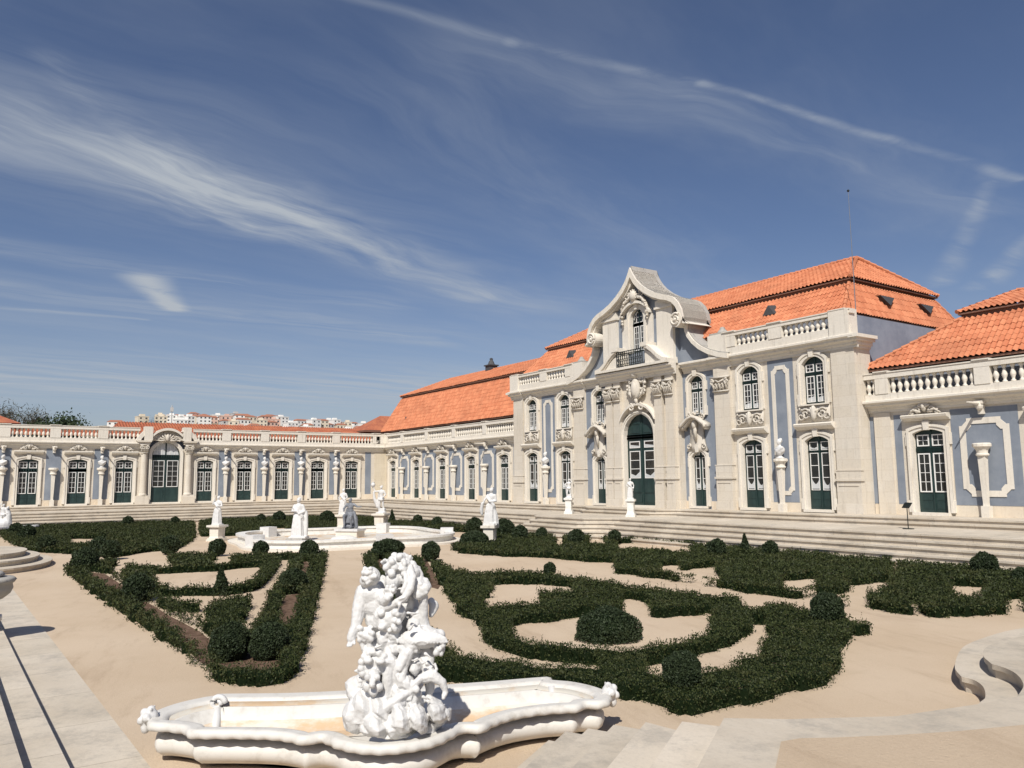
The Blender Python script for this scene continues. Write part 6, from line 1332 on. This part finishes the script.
# far-left fountain with figures
fl_ = thing('fountain_basin', 'small white basin at the far left edge, before the distant steps', 'fountain basin', (LEFTF[0], LEFTF[1], G), R(-60))
b = MB(); b.prism(resample([(x * .75, y * .75) for x, y in PLAN], 60), .0, .30, 'z'); b.obj('bowl', 'marble', fl_); b = MB(); b.prism(resample([(x * .82, y * .82) for x, y in PLAN], 60), .302, .40, 'z'); b.obj('rim', 'marble', fl_)
def grp2(b):
    figure(b, .75, [[(-.19, 0, 1.38), (-.3, -.1, 1.6), (-.1, -.1, 1.8)], [(.19, 0, 1.38), (.32, -.1, 1.15), (.4, -.2, 1.0)]], robed=False); chain(b, [(.3, .1, .1), (.35, 0, .6), (.25, 0, .95)], [.2, .15, .12]); b.ball((0, .05, .1), .5, 12, 8, .3, .4); head(b, (.3, -.1, 1.05), .9)
statue(LEFTF[0], LEFTF[1], G + .5, grp2, 'white figure group cut by the far left picture edge', R(60))

# stone vase on the south steps
va = thing('stone_vase', 'big grey weathered stone vase on the left steps, cut by the picture edge', 'vase', (VASE[0], VASE[1], VASE[2]))
MB().lathe([(.34, 0), (.34, .10), (.27, .12), (.25, .16), (.14, .22), (.12, .30), (.20, .36)], 24).obj('foot', 'marble_worn', va, smooth=True)
MB().lathe([(.18, .362), (.34, .42), (.46, .52), (.50, .62), (.48, .70), (.52, .73), (.55, .78), (.50, .83), (.30, .84)], 24).obj('bowl', 'cap_stone', va, smooth=True)
MB().lathe([(.31, .842), (.36, .88), (.30, .94), (.16, .98), (.04, .99)], 20).obj('lid', 'cap_stone', va, smooth=True)
# curved steps, south side
cs_ = MB()
for k, (r, z) in enumerate([(2.6, G + .19), (2.1, G + .38), (1.6, G + .57)]):
    poly = [(35.2 + r * 1.5 * math.cos(t), -32.9 + r * .85 * math.sin(t)) for t in [math.pi * i / 24 for i in range(25)]]; nosed(cs_, poly, G - .01 if k == 0 else z - .22, z)
struct(cs_.obj('curved_steps', 'step_stone'))

# ================================================================ DISTANCE
def hillz(y, x=-720):
    prof = 51 + 16 * math.exp(-((y - 190) / 150.) ** 2) - 17 * (y < 60) * min(1, (60 - y) / 90.) - 12 * max(0, min(1, (y - 330) / 300.))
    f_ = float(np.interp(-x, [300, 420, 560, 640, 700, 800, 1000, 1500], [0, .1, .42, .70, .88, 1.03, .9, .3])); return G - 1 + prof * f_
hb = MB(); xs_ = np.linspace(-400, 1200, 60); XX = (-300, -420, -560, -640, -700, -800, -1000, -1500)
for y in xs_:
    for x in XX: hb.v.append((x, y, hillz(y, x)))
for i in range(59):
    for j in range(7): hb.f.append((i * 8 + j, (i + 1) * 8 + j, (i + 1) * 8 + j + 1, i * 8 + j + 1))
struct(hb.obj('hill', 'hill_grass', smooth=True))
def block(x, y, z, w_, d_, h, m, label, floors):
    t = thing('apartment_block', label, 'building', (x, y, z), R(random.Random(int(y)).uniform(-14, 14)), 'apartment blocks on the far hill')
    MB().box(-d_ / 2, d_ / 2, -w_ / 2, w_ / 2, -6, h).obj('wall', m, t)
    b = MB(); 
    for f_ in range(floors):
        z0 = 1.2 + f_ * h / floors; n = max(2, int(w_ / 3.4))
        for i in range(n): yy = -w_ / 2 + w_ * (i + .5) / n; b.box(d_ / 2 - .02, d_ / 2 + .06, yy - .75, yy + .75, z0, z0 + h / floors * .42)
    b.obj('windows', 'city_pane', t)['kind'] = 'stuff'
    r_ = random.Random(int(y * 3)).random()
    if r_ < .45: MB().add([(-d_ / 2 - .4, -w_ / 2 - .4, h + .02), (d_ / 2 + .4, -w_ / 2 - .4, h + .02), (d_ / 2 + .4, w_ / 2 + .4, h + .02), (-d_ / 2 - .4, w_ / 2 + .4, h + .02), (0, -w_ / 2 + 2, h + 2), (0, w_ / 2 - 2, h + 2)], [(0, 1, 4), (1, 2, 5, 4), (2, 3, 5), (3, 0, 4, 5), (0, 3, 2, 1)]).obj('roof', 'city_roof', t)
    else:
        b = MB(); b.box(-d_ / 2 - .2, d_ / 2 + .2, -w_ / 2 - .2, w_ / 2 + .2, h + .01, h + .6); b.box(-2, 2, -2, 2, h + .61, h + 2.6); b.obj('roof', m, t)
rc = random.Random(11); ordn = 0
cols = ['city_white', 'city_cream', 'city_pink', 'city_grey', 'city_white', 'city_cream', 'city_white']; cn = {'city_white': 'white', 'city_cream': 'cream', 'city_pink': 'pinkish', 'city_grey': 'pale grey'}
items = []
y = 30.
while y < 330:
    w_ = rc.uniform(7.5, 13)
    for row, (x, dz) in enumerate([(-640, 0), (-690, 0), (-740, 0), (-795, 0)]):
        if y < 75 and row != 1: continue
        if 75 <= y < 108: 
            if row != 1: continue
        h = rc.uniform(6.5, 10.5) if y > 108 else (12.5 if y > 82 else rc.uniform(5, 8))
        if y > 275: h = rc.uniform(7, 14)
        items.append((x + rc.uniform(-15, 15), y + rc.uniform(-3, 3), w_ * rc.uniform(.8, 1.1), rc.uniform(9, 13), h, rc.choice(cols)))
    y += w_ * rc.uniform(.9, 1.15) if y > 108 else w_ * 1.6
items.sort(key=lambda t: t[1]); place = ['near the bare trees', 'above the arched doorway', 'left of the draped statue line', 'above the middle of the far range', 'left of the roof corner', 'beside the big roof edge']
row_n = {}
anch = [(45, 'just right of the leafless trees'), (75, 'left of the pale tower'), (108, 'the pale tower itself, left of the arched doorway'), (124, 'beyond the mast'), (140, 'above the arched doorway'), (156, 'right of the arched doorway'), (172, 'above the door beside the arch'), (188, 'above the left garden statue'), (204, 'above the fourth door from the corner'), (220, 'right of the left garden statue'), (236, 'above the tall draped statue'), (252, 'between the draped and grey statues'), (266, 'above the third door from the corner'), (280, 'above the grey statue'), (296, 'near the corner roof'), (312, 'close to the corner roof'), (400, 'touching the big red roof edge')]
seen = {}
for it in items:
    x, yy, w_, d_, h, m_ = it; rowk = 'lowest row' if x > -662 else ('second row' if x > -715 else ('third row' if x > -768 else 'top row'))
    a_ = next(t for v, t in anch if yy < v); fl_n = max(2, int(h / 3)); size = 'low' if h < 9 else ('mid-height' if h < 11.5 else 'tall')
    lb = '%s %s block, %s, %s' % (size, cn[m_], rowk, a_); k_ = seen.get(lb, 0); seen[lb] = k_ + 1
    if k_: lb = ['wider ', 'narrower ', 'small ', 'squat '][min(3, k_ - 1)] + lb
    block(x, yy, hillz(yy, x) - 1.5, w_, d_, h, m_, lb, fl_n)
# bare and dark trees beyond the far range
def branch(b, p, d_, L, r, n, tips, rr):
    q = p + d_ * L; b.tube([p, p.lerp(q, .5) + Vector((rr.uniform(-1, 1), rr.uniform(-1, 1), 0)) * L * .06, q], [r, r * .85, r * .62], 5)
    if n == 0: tips.append(q); return
    for i in range(rr.choice([2, 3, 3])):
        v = (d_ + Vector((rr.uniform(-1, 1), rr.uniform(-1, 1), rr.uniform(-.25, .7))) * .62).normalized(); branch(b, q, v, L * rr.uniform(.62, .85), r * .62, n - 1, tips, rr)
        tips.append(q)
def tree(x, y, z, h, label, dense, m, cat='tree', spread=1.):
    t = thing('bare_tree' if not dense else 'dark_tree', label, cat, (x, y, z), 0, 'trees beyond the far range'); rr = random.Random(int(x * 7 + y * 3)); b = MB(); tips = []
    branch(b, Vector((0, 0, 0)), Vector((0, 0, 1)), h * .32, h * .022, 4, tips, rr); b.obj('trunk', 'bark', t)
    rs = rnp(int(abs(x * y)) % 999); T = np.array([tuple(q) for q in tips]); k = 34 if not dense else 60; C = np.repeat(T, k, 0) + rs.normal(0, h * (.055 if not dense else .07), (len(T) * k, 3)); n = len(C)
    link('crown', quads_mesh('crown', leaves(rs, C, 0, np.full(n, .30 if not dense else .2) * rs.uniform(.6, 1.3, n), .13 if not dense else .5), m), t)
for a in [(-49, -31.0, -1, 12.9, 'tall leafless grey tree at the far left, leftmost over the balustrade', 0, 'tree_leaf'), (-52, -28.6, -1, 13.0, 'tall leafless tree over the balustrade, in front of the white low houses', 0, 'tree_leaf'), (-56, -34, -1, 12.6, 'leafless tree half outside the left picture edge', 0, 'tree_leaf'),
          (-48, -24.4, -1, 10.2, 'small dark evergreen right of the leafless trees', 1, 'far_leaf'), (-49, -23.0, -1, 9.7, 'low dark evergreen touching the balustrade line, left of the white houses', 1, 'far_leaf'),
          (-300, 26, 10, 17, 'thin bare tree above the roof, left of the pale tower block', 0, 'tree_leaf'), (-300, 30, 10, 18, 'slim bare tree touching the pale tower block on the left', 0, 'tree_leaf')]: tree(*a)
ms = thing('radio_mast', 'thin lattice mast on the far hill, right of the pale tower block', 'mast', (-715, 116, 48)); b = MB(); b.tube([(0, 0, 0), (0, 0, 12), (0, 0, 26)], [.9, .6, .35], 4); b.box(-.8, .8, -1.3, 1.3, 20, 24); b.obj('mast', 'city_grey', ms)
